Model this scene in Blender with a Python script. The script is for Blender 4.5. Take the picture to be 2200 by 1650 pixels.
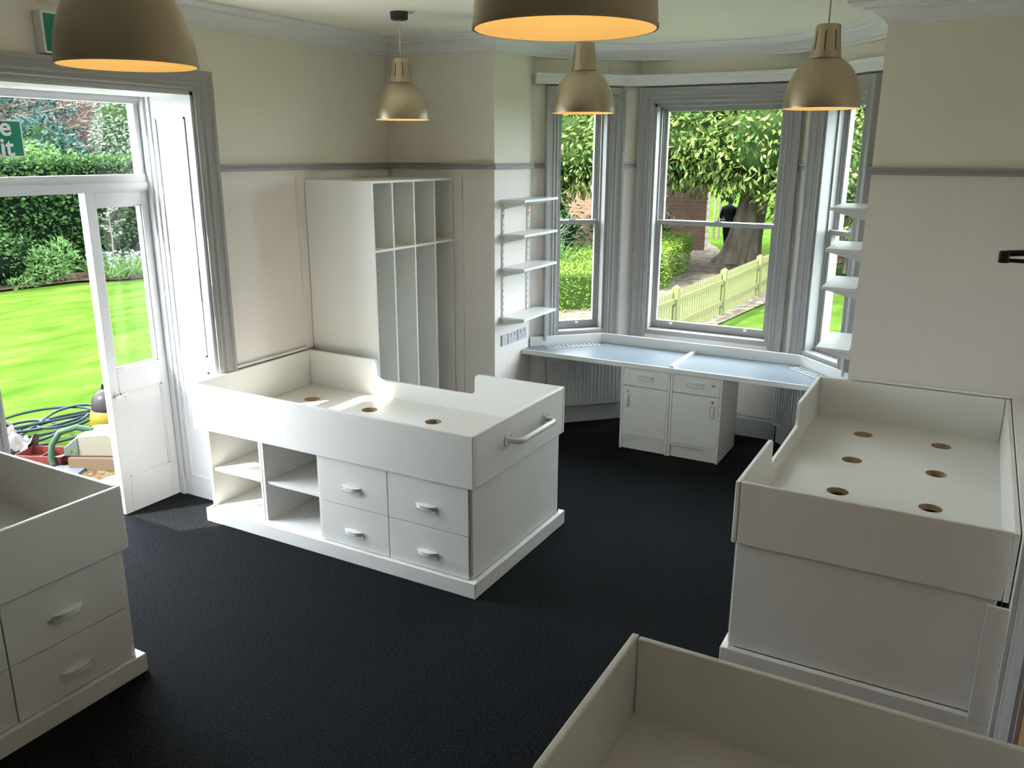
import bpy, bmesh, math, random
import numpy as np
from mathutils import Vector, Matrix
random.seed(7); RNG = np.random.default_rng(7)
sc = bpy.context.scene
for o in list(bpy.data.objects): bpy.data.objects.remove(o)
LINK = sc.collection.objects.link
PI = math.pi

# ------------------------------------------------------------------ camera
YAW, PIT, ROLL = math.radians(29.006), math.radians(15.529), math.radians(0.186)
CAM = Vector((4.112, 0.668, 2.2535))
fw = Vector((-math.sin(YAW)*math.cos(PIT), math.cos(YAW)*math.cos(PIT), -math.sin(PIT)))
rt = Vector((math.cos(YAW), math.sin(YAW), 0)); up = rt.cross(fw)
r2 = math.cos(ROLL)*rt + math.sin(ROLL)*up; u2 = -math.sin(ROLL)*rt + math.cos(ROLL)*up
cd = bpy.data.cameras.new('camera'); cam = bpy.data.objects.new('camera', cd); LINK(cam)
M = Matrix((r2, u2, -fw)).transposed().to_4x4(); M.translation = CAM
cam.matrix_world = M
cd.sensor_width = 36; cd.lens = 1787.58/2200*36; cd.clip_start = .02; cd.clip_end = 400
sc.camera = cam
# ------------------------------------------------------------------ light
w = bpy.data.worlds.new('sky'); sc.world = w; w.use_nodes = True
nt = w.node_tree; bg = nt.nodes['Background']
bg.inputs[0].default_value = (.79, .885, 1.0, 1); bg.inputs[1].default_value = 2.9
sd = bpy.data.lights.new('sun', 'SUN'); sd.energy = 3.8; sd.angle = .012; sd.color = (1, .95, .86)
so = bpy.data.objects.new('sun', sd); LINK(so); so.location = (-8, -6, 14)
so.rotation_euler = Vector((.601, .799, -.90)).to_track_quat('-Z', 'Y').to_euler()
vs = sc.view_settings
vs.view_transform = 'Standard'; vs.look = 'None'; vs.gamma = 1; vs.use_curve_mapping = False
vs.exposure = 2.75

# ------------------------------------------------------------------ materials
MATS = {}
def mat(name, col, rough=.5, metal=0, bump=0, bscale=200, var=0, vscale=3, spec=.5, coat=0):
    m = bpy.data.materials.new(name); m.use_nodes = True; n = m.node_tree; b = n.nodes['Principled BSDF']
    b.inputs['Base Color'].default_value = (*col, 1); b.inputs['Roughness'].default_value = rough
    b.inputs['Metallic'].default_value = metal; b.inputs['Specular IOR Level'].default_value = spec
    b.inputs['Coat Weight'].default_value = coat
    if bump or var:
        tc = n.nodes.new('ShaderNodeTexCoord')
    if var:
        t = n.nodes.new('ShaderNodeTexNoise'); t.inputs['Scale'].default_value = vscale; t.inputs['Detail'].default_value = 6
        n.links.new(tc.outputs['Object'], t.inputs['Vector'])
        r = n.nodes.new('ShaderNodeMapRange'); r.inputs[1].default_value = .3; r.inputs[2].default_value = .7
        r.inputs[3].default_value = 1-var; r.inputs[4].default_value = 1+var
        n.links.new(t.outputs['Fac'], r.inputs[0])
        mx = n.nodes.new('ShaderNodeVectorMath'); mx.operation = 'SCALE'; mx.inputs[0].default_value = col
        n.links.new(r.outputs[0], mx.inputs['Scale']); n.links.new(mx.outputs[0], b.inputs['Base Color'])
    if bump:
        t = n.nodes.new('ShaderNodeTexNoise'); t.inputs['Scale'].default_value = bscale; t.inputs['Detail'].default_value = 4
        n.links.new(tc.outputs['Object'], t.inputs['Vector'])
        bp = n.nodes.new('ShaderNodeBump'); bp.inputs['Strength'].default_value = bump; bp.inputs['Distance'].default_value = .01
        n.links.new(t.outputs['Fac'], bp.inputs['Height']); n.links.new(bp.outputs[0], b.inputs['Normal'])
    MATS[name] = m; return m
def ramp_noise(name, stops, scale, rough=.9, bump=.3, bscale=None, detail=8, stretch=None, k=1, spec=0):
    stops = [(p, tuple(x*k for x in c)) for p, c in stops]
    m = mat(name, (.5, .5, .5), rough, spec=spec); n = m.node_tree; b = n.nodes['Principled BSDF']
    tc = n.nodes.new('ShaderNodeTexCoord'); t = n.nodes.new('ShaderNodeTexNoise'); t.inputs['Scale'].default_value = scale; t.inputs['Detail'].default_value = detail
    src = tc.outputs['Object']
    if stretch:
        mp = n.nodes.new('ShaderNodeMapping'); mp.inputs['Scale'].default_value = stretch; n.links.new(src, mp.inputs[0]); src = mp.outputs[0]
    n.links.new(src, t.inputs['Vector'])
    cr = n.nodes.new('ShaderNodeValToRGB'); el = cr.color_ramp.elements
    el[0].position, el[0].color = stops[0][0], (*stops[0][1], 1); el[1].position, el[1].color = stops[-1][0], (*stops[-1][1], 1)
    for p, c in stops[1:-1]:
        e = el.new(p); e.color = (*c, 1)
    n.links.new(t.outputs['Fac'], cr.inputs[0]); n.links.new(cr.outputs[0], b.inputs['Base Color'])
    t2 = n.nodes.new('ShaderNodeTexNoise'); t2.inputs['Scale'].default_value = bscale or scale*4; t2.inputs['Detail'].default_value = 5
    n.links.new(src, t2.inputs['Vector'])
    bp = n.nodes.new('ShaderNodeBump'); bp.inputs['Strength'].default_value = bump; bp.inputs['Distance'].default_value = .02
    n.links.new(t2.outputs['Fac'], bp.inputs['Height']); n.links.new(bp.outputs[0], b.inputs['Normal'])
    return m
def leafmat(name, c0, c1, rough=.45, trans=.35, k=.40, spec=.08):
    c0 = tuple(x*k for x in c0); c1 = tuple(x*k for x in c1)
    m = mat(name, c0, rough, spec=spec); n = m.node_tree; b = n.nodes['Principled BSDF']
    a = n.nodes.new('ShaderNodeAttribute'); a.attribute_name = 'tint'
    mx = n.nodes.new('ShaderNodeMix'); mx.data_type = 'RGBA'; mx.inputs[6].default_value = (*c0, 1); mx.inputs[7].default_value = (*c1, 1)
    n.links.new(a.outputs['Fac'], mx.inputs[0]); n.links.new(mx.outputs[2], b.inputs['Base Color'])
    tr = n.nodes.new('ShaderNodeBsdfTranslucent'); n.links.new(mx.outputs[2], tr.inputs[0])
    ms = n.nodes.new('ShaderNodeMixShader'); ms.inputs[0].default_value = trans
    n.links.new(b.outputs[0], ms.inputs[1]); n.links.new(tr.outputs[0], ms.inputs[2])
    n.links.new(ms.outputs[0], n.nodes['Material Output'].inputs[0]); return m

# wall paint: two colours, changed at the picture rail
def wall_paint():
    m = mat('wall_paint', (.8, .79, .72), .75); n = m.node_tree; b = n.nodes['Principled BSDF']
    g = n.nodes.new('ShaderNodeNewGeometry'); s = n.nodes.new('ShaderNodeSeparateXYZ'); n.links.new(g.outputs['Position'], s.inputs[0])
    c = n.nodes.new('ShaderNodeMath'); c.operation = 'GREATER_THAN'; c.inputs[1].default_value = 2.16; n.links.new(s.outputs[2], c.inputs[0])
    mx = n.nodes.new('ShaderNodeMix'); mx.data_type = 'RGBA'; mx.inputs[6].default_value = (.85, .785, .73, 1); mx.inputs[7].default_value = (.88, .81, .69, 1)
    n.links.new(c.outputs[0], mx.inputs[0]); n.links.new(mx.outputs[2], b.inputs['Base Color'])
    t = n.nodes.new('ShaderNodeTexNoise'); t.inputs['Scale'].default_value = 90; bp = n.nodes.new('ShaderNodeBump'); bp.inputs['Strength'].default_value = .06; bp.inputs['Distance'].default_value = .01
    n.links.new(g.outputs['Position'], t.inputs[0]); n.links.new(t.outputs['Fac'], bp.inputs['Height']); n.links.new(bp.outputs[0], b.inputs['Normal'])
    return m
WALL = wall_paint()
CEIL = mat('ceiling_paint', (.94, .89, .76), .8, bump=.05, bscale=60)
CORN = mat('cornice_paint', (.87, .85, .82), .7)
GREY = mat('grey_joinery_paint', (.40, .385, .37), .5, spec=.25)
WHITEJ = mat('white_gloss_joinery', (.60, .60, .61), .3)
BEDW = mat('white_lacquered_board', (.855, .835, .785), .38, var=.015, vscale=2, bump=.03, bscale=120)
BEDE = mat('white_board_edge', (.84, .84, .82), .35)
DARKGAP = mat('dark_joint', (.05, .05, .05), .8)
HOLE = mat('raw_wood_hole_edge', (.52, .36, .20), .8, var=.2, vscale=40)
PLAST = mat('white_plastic', (.82, .82, .79), .25)
DESK = mat('blue_grey_laminate', (.22, .25, .275), .24, spec=.38)
CARPET = ramp_noise('charcoal_carpet', [(.25, (.0016, .0017, .0019)), (.5, (.011, .0125, .0145)), (.75, (.045, .049, .056))], 110, .85, 1, 260, 5, spec=.09)
BRASS = mat('brushed_bronze_metal', (.55, .46, .335), .36, 1, bump=.05, bscale=300)
SHADEIN = mat('cream_shade_lining', (.84, .68, .36), .6)
DKMETAL = mat('dark_metal', (.05, .05, .05), .4, .6)
CHROME = mat('chrome', (.7, .7, .7), .2, 1)
BLACK = mat('black_plastic', (.01, .01, .01), .4)
GREEN = mat('sign_green', (.0, .20, .11), .4)
SIGNW = mat('sign_white', (.8, .8, .76), .4)
SOCK = mat('satin_grey_socket_plate', (.56, .56, .58), .35)
HOLEBK = mat('socket_slot', (.03, .03, .03), .6)
RED = mat('red_label', (.6, .05, .03), .5)
WOOD = ramp_noise('door_wood', [(.3, (.42, .22, .10)), (.7, (.60, .36, .18))], 4, .4, .05, stretch=(8, 8, .6))
RAD = mat('radiator_enamel', (.62, .62, .60), .35)
BULB = bpy.data.materials.new('lit_bulb'); BULB.use_nodes = True
_n = BULB.node_tree; _e = _n.nodes.new('ShaderNodeEmission'); _e.inputs[0].default_value = (1, .75, .42, 1); _e.inputs[1].default_value = 1.0
_n.links.new(_e.outputs[0], _n.nodes['Material Output'].inputs[0])
GLASS = bpy.data.materials.new('window_glass'); GLASS.use_nodes = True; _n = GLASS.node_tree; _n.nodes.remove(_n.nodes['Principled BSDF'])
_t = _n.nodes.new('ShaderNodeBsdfTransparent'); _t.inputs[0].default_value = (.96, .98, .97, 1); _g = _n.nodes.new('ShaderNodeBsdfGlossy'); _g.inputs['Roughness'].default_value = .02
_lw = _n.nodes.new('ShaderNodeLayerWeight'); _lw.inputs[0].default_value = .5
_p = _n.nodes.new('ShaderNodeMath'); _p.operation = 'POWER'; _p.inputs[1].default_value = 5; _n.links.new(_lw.outputs['Facing'], _p.inputs[0])
_f = _n.nodes.new('ShaderNodeMapRange'); _f.inputs[3].default_value = .02; _f.inputs[4].default_value = .6; _n.links.new(_p.outputs[0], _f.inputs[0]); _m = _n.nodes.new('ShaderNodeMixShader')
_n.links.new(_f.outputs[0], _m.inputs[0]); _n.links.new(_t.outputs[0], _m.inputs[1]); _n.links.new(_g.outputs[0], _m.inputs[2]); _n.links.new(_m.outputs[0], _n.nodes['Material Output'].inputs[0])
# outdoors
LAWN = ramp_noise('mown_lawn', [(.3, (.15, .32, .035)), (.5, (.22, .40, .055)), (.7, (.32, .47, .09))], 3, .9, .5, 60, k=.135, stretch=(1.4, .5, 1))
MULCH = ramp_noise('bark_mulch', [(.3, (.10, .065, .045)), (.5, (.25, .16, .11)), (.7, (.42, .31, .22))], 9, .95, 1, 30, k=.2)
PATH = ramp_noise('leaf_strewn_path', [(.3, (.16, .12, .08)), (.5, (.36, .29, .21)), (.7, (.55, .47, .36))], 7, .95, .8, 26, k=.26)
PAVE = mat('pale_stone_paving', (.66, .62, .56), .8, var=.2, vscale=6)
SOIL = ramp_noise('gravelly_soil', [(.3, (.22, .14, .07)), (.55, (.45, .33, .18)), (.7, (.62, .52, .36))], 22, .95, 1, 60, k=.15)
L_LAUREL = leafmat('laurel_leaf', (.05, .13, .025), (.44, .54, .14), .3, .3, k=0.42)
L_HEDGE = leafmat('hedge_leaf', (.015, .045, .012), (.08, .16, .04), .5, .2, k=0.62)
L_BOX = leafmat('box_hedge_leaf', (.16, .30, .03), (.42, .58, .10), .5, .3, k=0.34)
L_LIME = leafmat('lime_shrub_leaf', (.14, .32, .07), (.38, .60, .20), .5, .3, k=0.3)
L_CON = leafmat('conifer_needles', (.03, .08, .07), (.10, .19, .15), .6, .1, k=0.42)
L_PALE = leafmat('pale_ivy_leaf', (.18, .28, .18), (.50, .60, .42), .5, .2, k=0.32)
L_TWIG = leafmat('pinkish_bare_twigs', (.40, .27, .22), (.72, .56, .48), .8, .1, k=0.5)
L_WHITE = leafmat('white_blossom', (.6, .65, .6), (.9, .9, .85), .6, .3, k=0.2)
L_YUC = leafmat('yucca_blade', (.25, .40, .25), (.65, .75, .55), .5, .2, k=0.25)
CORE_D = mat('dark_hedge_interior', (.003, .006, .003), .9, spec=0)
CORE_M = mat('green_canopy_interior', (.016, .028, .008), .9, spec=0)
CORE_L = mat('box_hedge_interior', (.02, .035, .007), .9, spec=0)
BARK = ramp_noise('tree_bark', [(.3, (.10, .08, .055)), (.7, (.30, .25, .18))], 5, .9, 1, 18, stretch=(1, 1, .25), k=.55)
FENCE = mat('pale_green_stained_fence', (.085, .088, .034), .8, spec=.1, var=.1, vscale=8)
STONE = mat('facade_render', (.6, .58, .53), .9)
def brickmat():
    m = mat('garden_brick', (.5, .25, .15), .9); n = m.node_tree; b = n.nodes['Principled BSDF']
    tc = n.nodes.new('ShaderNodeTexCoord'); mp = n.nodes.new('ShaderNodeMapping'); mp.inputs['Rotation'].default_value = (PI/2, 0, 0)
    t = n.nodes.new('ShaderNodeTexBrick'); t.inputs['Scale'].default_value = 2.2; t.inputs['Color1'].default_value = (.13, .060, .036, 1); t.inputs['Color2'].default_value = (.17, .095, .060, 1)
    t.inputs['Mortar'].default_value = (.15, .12, .09, 1); t.inputs['Mortar Size'].default_value = .02
    n.links.new(tc.outputs['Object'], mp.inputs[0]); n.links.new(mp.outputs[0], t.inputs[0]); n.links.new(t.outputs[0], b.inputs['Base Color']); return m
BRICK = brickmat()

# ------------------------------------------------------------------ mesh helpers
class MB:
    def __init__(s): s.v = []; s.f = []
    def add(s, vs, fs):
        k = len(s.v); s.v += [tuple(v) for v in vs]; s.f += [tuple(i+k for i in f) for f in fs]; return s
    def box(s, x0, x1, y0, y1, z0, z1, T=None):
        v = [Vector((x, y, z)) for x in (x0, x1) for y in (y0, y1) for z in (z0, z1)]
        if T: v = [T(p) for p in v]
        return s.add(v, [(0, 1, 3, 2), (4, 6, 7, 5), (0, 4, 5, 1), (2, 3, 7, 6), (0, 2, 6, 4), (1, 5, 7, 3)])
    def prism(s, poly, h0, h1, T=None):      # poly in xy, extruded in z; T maps points
        n = len(poly); v = [Vector((x, y, h0)) for x, y in poly]+[Vector((x, y, h1)) for x, y in poly]
        if T: v = [T(p) for p in v]
        return s.add(v, [tuple(range(n))[::-1], tuple(range(n, 2*n))]+[(i, (i+1) % n, n+(i+1) % n, n+i) for i in range(n)])
    def tube(s, path, r, n=10, closed=False, cap=True):
        P = [Vector(p) for p in path]; N = len(P); rs = r if isinstance(r, (list, tuple)) else [r]*N
        k = len(s.v); prev = None; vv = []; ff = []
        for i, p in enumerate(P):
            if closed: t = (P[(i+1) % N]-P[i-1]).normalized()
            else: t = (P[min(i+1, N-1)]-P[max(i-1, 0)]).normalized()
            if prev is None:
                a = Vector((0, 0, 1)) if abs(t.z) < .9 else Vector((1, 0, 0)); u = t.cross(a).normalized()
            else: u = (prev-t*prev.dot(t)).normalized()
            prev = u; w_ = t.cross(u)
            vv += [p+rs[i]*(math.cos(2*PI*j/n)*u+math.sin(2*PI*j/n)*w_) for j in range(n)]
        for i in range(N if closed else N-1):
            i2 = (i+1) % N
            ff += [(i*n+j, i*n+(j+1) % n, i2*n+(j+1) % n, i2*n+j) for j in range(n)]
        if cap and not closed: ff += [tuple(range(n))[::-1], tuple(range((N-1)*n, N*n))]
        return s.add(vv, ff)
    def lathe(s, prof, n=48, c=(0, 0, 0), closed=False):   # prof (r,z)
        vv = [(c[0]+r*math.cos(2*PI*j/n), c[1]+r*math.sin(2*PI*j/n), c[2]+z) for r, z in prof for j in range(n)]
        m = len(prof); ff = []
        for i in range(m if closed else m-1):
            i2 = (i+1) % m; ff += [(i*n+j, i*n+(j+1) % n, i2*n+(j+1) % n, i2*n+j) for j in range(n)]
        return s.add(vv, ff)
    def cyl(s, c, r, h, n=20, axis='z', T=None):
        ps = [(r*math.cos(2*PI*j/n), r*math.sin(2*PI*j/n)) for j in range(n)]
        def A(p):
            if axis == 'z': q = Vector((c[0]+p[0], c[1]+p[1], c[2]+p[2]))
            elif axis == 'y': q = Vector((c[0]+p[0], c[1]+p[2], c[2]+p[1]))
            else: q = Vector((c[0]+p[2], c[1]+p[0], c[2]+p[1]))
            return T(q) if T else q
        return s.prism(ps, 0, h, A)
    def sweep(s, path, prof, T, closed=False):   # path (p,q) 2d, prof (n,h) closed loop, mitred
        N = len(path); P = [Vector(p) for p in path]; m = len(prof); vv = []; ff = []
        for i in range(N):
            a = P[i-1] if (i > 0 or closed) else None; b = P[(i+1) % N] if (i < N-1 or closed) else None
            n1 = n2 = None
            if a is not None: d = (P[i]-a).normalized(); n1 = Vector((-d.y, d.x))
            if b is not None: d = (b-P[i]).normalized(); n2 = Vector((-d.y, d.x))
            if n1 is None: nn = n2
            elif n2 is None: nn = n1
            else:
                nn = (n1+n2); nn = nn/(nn.length_squared/2) if nn.length > 1e-6 else n1
            vv += [T(P[i].x+nn.x*n_, P[i].y+nn.y*n_, h_) for n_, h_ in prof]
        for i in range(N if closed else N-1):
            i2 = (i+1) % N
            ff += [(i*m+j, i*m+(j+1) % m, i2*m+(j+1) % m, i2*m+j) for j in range(m)]
        if not closed: ff += [tuple(range(m)), tuple(range((N-1)*m, N*m))[::-1]]
        return s.add(vv, ff)
    def build(s, name, m, parent=None, bevel=0, smooth=False, loc=None, shift=None):
        me = bpy.data.meshes.new(name); vs_ = s.v
        if shift is not None: vs_ = [(v[0]-shift[0], v[1]-shift[1], v[2]-shift[2]) for v in vs_]
        me.from_pydata(vs_, [], s.f); me.validate()
        b = bmesh.new(); b.from_mesh(me); bmesh.ops.recalc_face_normals(b, faces=b.faces); b.to_mesh(me); b.free()
        me.materials.append(m)
        if smooth:
            me.polygons.foreach_set('use_smooth', [True]*len(me.polygons))
        o = bpy.data.objects.new(name, me); LINK(o)
        if smooth:
            try: me.set_sharp_from_angle(angle=math.radians(40))
            except Exception: pass
        if bevel:
            bv = o.modifiers.new('bevel', 'BEVEL'); bv.width = bevel; bv.segments = 2; bv.limit_method = 'ANGLE'; bv.angle_limit = math.radians(40)
            bv.harden_normals = False
        if parent: o.parent = parent
        if loc is not None: o.location = loc
        return o
def tag(o, label=None, cat=None, group=None, kind=None):
    if label: o['label'] = label
    if cat: o['category'] = cat
    if group: o['group'] = group
    if kind: o['kind'] = kind
    return o
def empty(name, loc=(0, 0, 0), rz=0, **k):
    o = bpy.data.objects.new(name, None); LINK(o); o.location = loc; o.rotation_euler = (0, 0, rz); o.empty_display_size = .1
    return tag(o, **k)
def copy_tree(o, parent=None):
    c = o.copy(); LINK(c)
    if parent: c.parent = parent
    for ch in list(o.children): copy_tree(ch, c)
    return c
def struct(o, label=None): o['kind'] = 'structure'; return o

class FR:   # wall frame: a along wall, b into the room, c up
    def __init__(s, ox, oy, ax, ay, bx, by):
        s.o = Vector((ox, oy, 0)); s.a = Vector((ax, ay, 0)); s.b = Vector((bx, by, 0))
    def __call__(s, p, q=None, r=None):
        if q is not None: p = (p, q, r)
        return s.o+s.a*p[0]+s.b*p[1]+Vector((0, 0, p[2]))
Q = math.sqrt(.5)
F_LEFT = FR(0, 0, 0, 1, 1, 0)
F_BACK = FR(0, 6.09, 1, 0, 0, -1)
F_BAYL = FR(.953, 6.69, Q, Q, Q, -Q)
F_BAYC = FR(1.593, 7.33, 1, 0, 0, -1)
F_BAYR = FR(3.51, 6.69, -Q, Q, -Q, -Q)
F_RIGHT = FR(4.46, 0, 0, 1, -1, 0)
LB = .905; H = 3.06

def wall(name, F, a0, a1, ops, th, h=H+.15, z0=0):
    m = MB(); cuts = sorted(ops); a = a0
    for (b0, b1, c0, c1) in cuts:
        if b0 > a: m.box(a, b0, -th, 0, z0, h, F)
        if c0 > z0: m.box(b0, b1, -th, 0, z0, c0, F)
        m.box(b0, b1, -th, 0, c1, h, F); a = b1
    if a < a1: m.box(a, a1, -th, 0, z0, h, F)
    return struct(m.build(name, WALL))
# ------------------------------------------------------------------ room shell
DY0, DY1, DH = 2.87, 4.235, 2.59
RB = -1.6
wall('wall_left', F_LEFT, RB-.3, 6.39, [(DY0, DY1, -.3, DH)], .50, z0=-.3)
m = MB(); m.box(0, .953, 6.09, 6.39, 0, H+.15); m.box(.653, .953, 6.39, 6.69, 0, H+.15); struct(m.build('wall_back', WALL))
m = MB(); m.box(3.51, 4.96, 6.09, 6.39, 0, H+.15); m.box(3.51, 3.81, 6.39, 6.69, 0, H+.15); struct(m.build('wall_chimney_breast', WALL))
SW = (.215, .645)    # side window opening along the wall
CW = (.122, 1.152)
WZ0, WZ1 = .79, 2.635
wall('wall_bay_left', F_BAYL, 0, LB, [(SW[0], SW[1], WZ0, WZ1)], .21)
wall('wall_bay_centre', F_BAYC, 0, 1.277, [(CW[0], CW[1], WZ0, WZ1)], .21)
wall('wall_bay_right', F_BAYR, 0, LB, [(SW[0], SW[1], WZ0, WZ1)], .21)
RDY0, RDY1 = 2.86, 3.80
wall('wall_right', F_RIGHT, RB-.3, 6.39, [(RDY0, RDY1, 0, 2.04)], .5)
F_REAR = FR(0, RB, 1, 0, 0, 1)
wall('wall_rear', F_REAR, 0, 4.46, [], .3)
m = MB(); m.prism([(-.5, RB-.3), (4.96, RB-.3), (4.96, 6.4), (3.81, 6.4), (3.81, 6.85), (3.05, 7.63), (1.42, 7.63), (.65, 6.85), (.65, 6.4), (-.5, 6.4)], -.15, 0)
struct(m.build('floor', CARPET))
m = MB(); m.prism([(-.6, RB-.4), (5.06, RB-.4), (5.06, 6.5), (3.9, 6.5), (3.9, 6.9), (3.05, 7.73), (1.42, 7.73), (.55, 6.9), (.55, 6.5), (-.6, 6.5)], H, H+.25)
struct(m.build('ceiling', CEIL))

def rounded(path, idx, rad, n=6):   # round the listed corners of a polyline
    out = []
    for i, p in enumerate(path):
        if i in idx:
            a, b, c = Vector(path[i-1]), Vector(p), Vector(path[i+1])
            r = min(rad, (a-b).length*.48, (c-b).length*.48)
            p0 = b+(a-b).normalized()*r; p1 = b+(c-b).normalized()*r
            for k in range(n+1):
                t = k/n; out.append(tuple((1-t)**2*p0+2*t*(1-t)*b+t*t*p1))
        else: out.append(tuple(p))
    return out
RING = [(0, RB), (0, 6.09), (.953, 6.09), (.953, 6.69), (1.593, 7.33), (2.87, 7.33), (3.51, 6.69), (3.51, 6.09), (4.46, 6.09), (4.46, RB)]
XY = lambda p, q, h: Vector((p, q, h))
# path runs so that its left-hand normal points out of the room -> negative n goes inwards
ctop = H
CP = [(0, 2.955), (-.012, 2.955), (-.016, 2.972), (-.03, 2.976), (-.04, 2.99), (-.075, 3.012), (-.12, 3.022), (-.125, 3.034), (-.165, 3.036), (-.185, 3.046), (-.2, 3.048), (-.2, ctop), (0, ctop)]
m = MB(); m.sweep(rounded(RING, {3, 4, 5, 6}, .34), CP, XY); struct(m.build('trim_1', CORN))          # plaster cornice
m = MB(); RP = [(0, 2.136), (-.02, 2.136), (-.026, 2.142), (-.026, 2.152), (-.018, 2.156), (-.018, 2.165), (-.028, 2.170), (-.028, 2.18), (0, 2.18)]
def rail(pts): m.sweep(pts, RP, XY)
rail([(0, RB), (0, 2.75)]); rail([(0, 4.335), (0, 6.09), (.953, 6.09), (.953, 6.69), tuple(F_BAYL(.1, 0, 0)[:2])])
rail([tuple(F_BAYL(.757, 0, 0)[:2]), (1.593, 7.33), (1.602, 7.33)])
rail([(2.862, 7.33), (2.87, 7.33), tuple(F_BAYR(.757, 0, 0)[:2])]); rail([tuple(F_BAYR(.1, 0, 0)[:2]), (3.51, 6.69), (3.51, 6.09), (4.46, 6.09), (4.46, 3.93)])
struct(m.build('trim_2', GREY))                                                                        # picture rail
m = MB(); BP = [(0, 0), (-.018, 0), (-.018, .15), (-.012, .16), (-.012, .18), (0, .185)]
m.sweep([(.68, 6.09), (.953, 6.09), (.953, 6.69), (1.593, 7.33), (2.87, 7.33), (3.51, 6.69), (3.51, 6.10)], BP, XY); struct(m.build('baseboard_bay', mat('skirting_grey', (.55, .55, .54), .4)))
m = MB(); m.sweep([(0, RB), (0, .6)], BP, XY); struct(m.build('baseboard_left', WHITEJ))
# curved pelmet board above the bay windows
pel = rounded([(.953, 6.62), (.953, 6.69), (1.593, 7.33), (2.87, 7.33), (3.51, 6.69), (3.51, 6.62)], {2, 3}, .34)
pel = [tuple(F_BAYL(.0, 0, 0)[:2])]+pel[2:-2]+[tuple(F_BAYR(.0, 0, 0)[:2])]
m = MB(); m.sweep(pel, [(0, 2.765), (-.07, 2.765), (-.07, 2.82), (-.095, 2.822), (-.095, 2.842), (0, 2.842)], XY)
struct(m.build('trim_3', CORN))

# architrave profile: (n outwards from opening, h depth into room)
AP = [(0, 0), (0, .018), (.012, .020), (.02, .028), (.03, .024), (.036, .024), (.05, .036), (.058, .032), (.07, .034), (.092, .040), (.098, .050), (.115, .052), (.118, 0)]
def arch_T(F): return lambda p, q, h: F(p, h, q)
def architrave(name, F, a0, a1, z0, z1, m_, parent=None, z0b=None):
    m = MB(); m.sweep([(a0, z0), (a0, z1), (a1, z1), (a1, z0 if z0b is None else z0b)], [(n, h) for n, h in AP], arch_T(F))
    return m.build(name, m_, parent)
# ------------------------------------------------------------------ sash windows
def sash_window(idx, F, a0, a1, lifts, catches, label):
    z0, z1 = WZ0, WZ1; zm = 1.70
    m = MB(); t = .022
    m.box(a0, a0+t, -.2, .0, z0, z1, F); m.box(a1-t, a1, -.2, .0, z0, z1, F); m.box(a0, a1, -.2, 0, z1-t, z1, F); m.box(a0, a1, -.26, .012, z0-.02, z0+.02, F)
    # staff bead and parting bead
    for b in (-.085, -.14):
        m.box(a0+t, a0+t+.014, b-.012, b, z0, z1, F); m.box(a1-t-.014, a1-t, b-.012, b, z0, z1, F); m.box(a0+t, a1-t, b-.012, b, z1-t-.014, z1-t, F)
    root = struct(m.build('window_%d' % idx, GREY)); root['label'] = label
    architrave('architrave', F, a0, a1, .745, z1, GREY, root)
    w = .042
    def sash(zb, zt, b, bot, name):
        m = MB(); A0, A1 = a0+t, a1-t
        m.box(A0, A0+w, b-.04, b, zb, zt, F); m.box(A1-w, A1, b-.04, b, zb, zt, F)
        m.box(A0+w, A1-w, b-.04, b, zb, zb+bot, F); m.box(A0+w, A1-w, b-.04, b, zt-.035, zt, F)
        s = m.build(name, GREY, root, bevel=.003)
        g = MB(); g.box(A0+w-.005, A1-w+.005, b-.024, b-.020, zb+bot-.005, zt-.03, F); g.build('glass_pane', GLASS, s)
        return s
    lo = sash(z0+.02, zm+.018, -.098, .065, 'lower_sash'); sash(zm-.017, z1-.02, -.153, .035, 'upper_sash')
    for a in catches:
        m = MB(); m.box(a-.03, a+.03, -.135, -.105, zm+.018, zm+.026, F); m.cyl((a, -.12, zm+.024), .011, .03, 10, 'z', F); m.box(a, a+.05, -.127, -.115, zm+.036, zm+.044, F)
        m.build('sash_catch', CHROME, lo)
    for a in lifts:
        m = MB(); m.box(a-.012, a+.012, -.098, -.075, z0+.068, z0+.075, F); m.box(a-.012, a+.012, -.080, -.075, z0+.06, z0+.07, F); m.build('sash_lift', PLAST, lo)
    return root
sash_window(1, F_BAYL, SW[0], SW[1], [.43], [.38], 'narrow grey sash window on the left of the bay')
sash_window(2, F_BAYC, CW[0], CW[1], [.32, .95], [.66], 'wide grey sash window in the middle of the bay')
sash_window(3, F_BAYR, SW[0], SW[1], [.43], [.38], 'narrow grey sash window on the right of the bay behind shelves')
# ------------------------------------------------------------------ garden door (left wall)
XD = -.44
m = MB()
# frame: jambs, head, transom bar, outer lining
m.box(DY1-.02, DY1, -.5, 0, 0, DH, F_LEFT); m.box(DY0, DY0+.02, -.5, 0, 0, DH, F_LEFT); m.box(DY0, DY1, -.5, 0, DH-.02, DH, F_LEFT)
m.box(DY0+.02, DY1-.02, -.5, XD+.01, 2.02, 2.12, F_LEFT); m.box(DY0+.02, DY1-.02, XD, XD+.02, 2.035, 2.075, F_LEFT)
m.box(DY0+.02, DY1-.02, -.5, XD+.01, 2.53, DH-.02, F_LEFT); m.box(DY0+.02, DY1-.02, XD, XD+.025, 2.545, DH-.02, F_LEFT)
m.box(DY1-.07, DY1-.02, -.5, XD+.0, 2.12, 2.53, F_LEFT); m.box(DY0+.02, DY0+.07, -.5, XD+.0, 2.12, 2.53, F_LEFT)
m.box(DY1-.035, DY1-.02, XD+.005, XD+.04, 0, DH-.02, F_LEFT)
m.box(DY0+.02, DY0+.05, -.5, XD+.01, 0, 2.02, F_LEFT)
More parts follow.
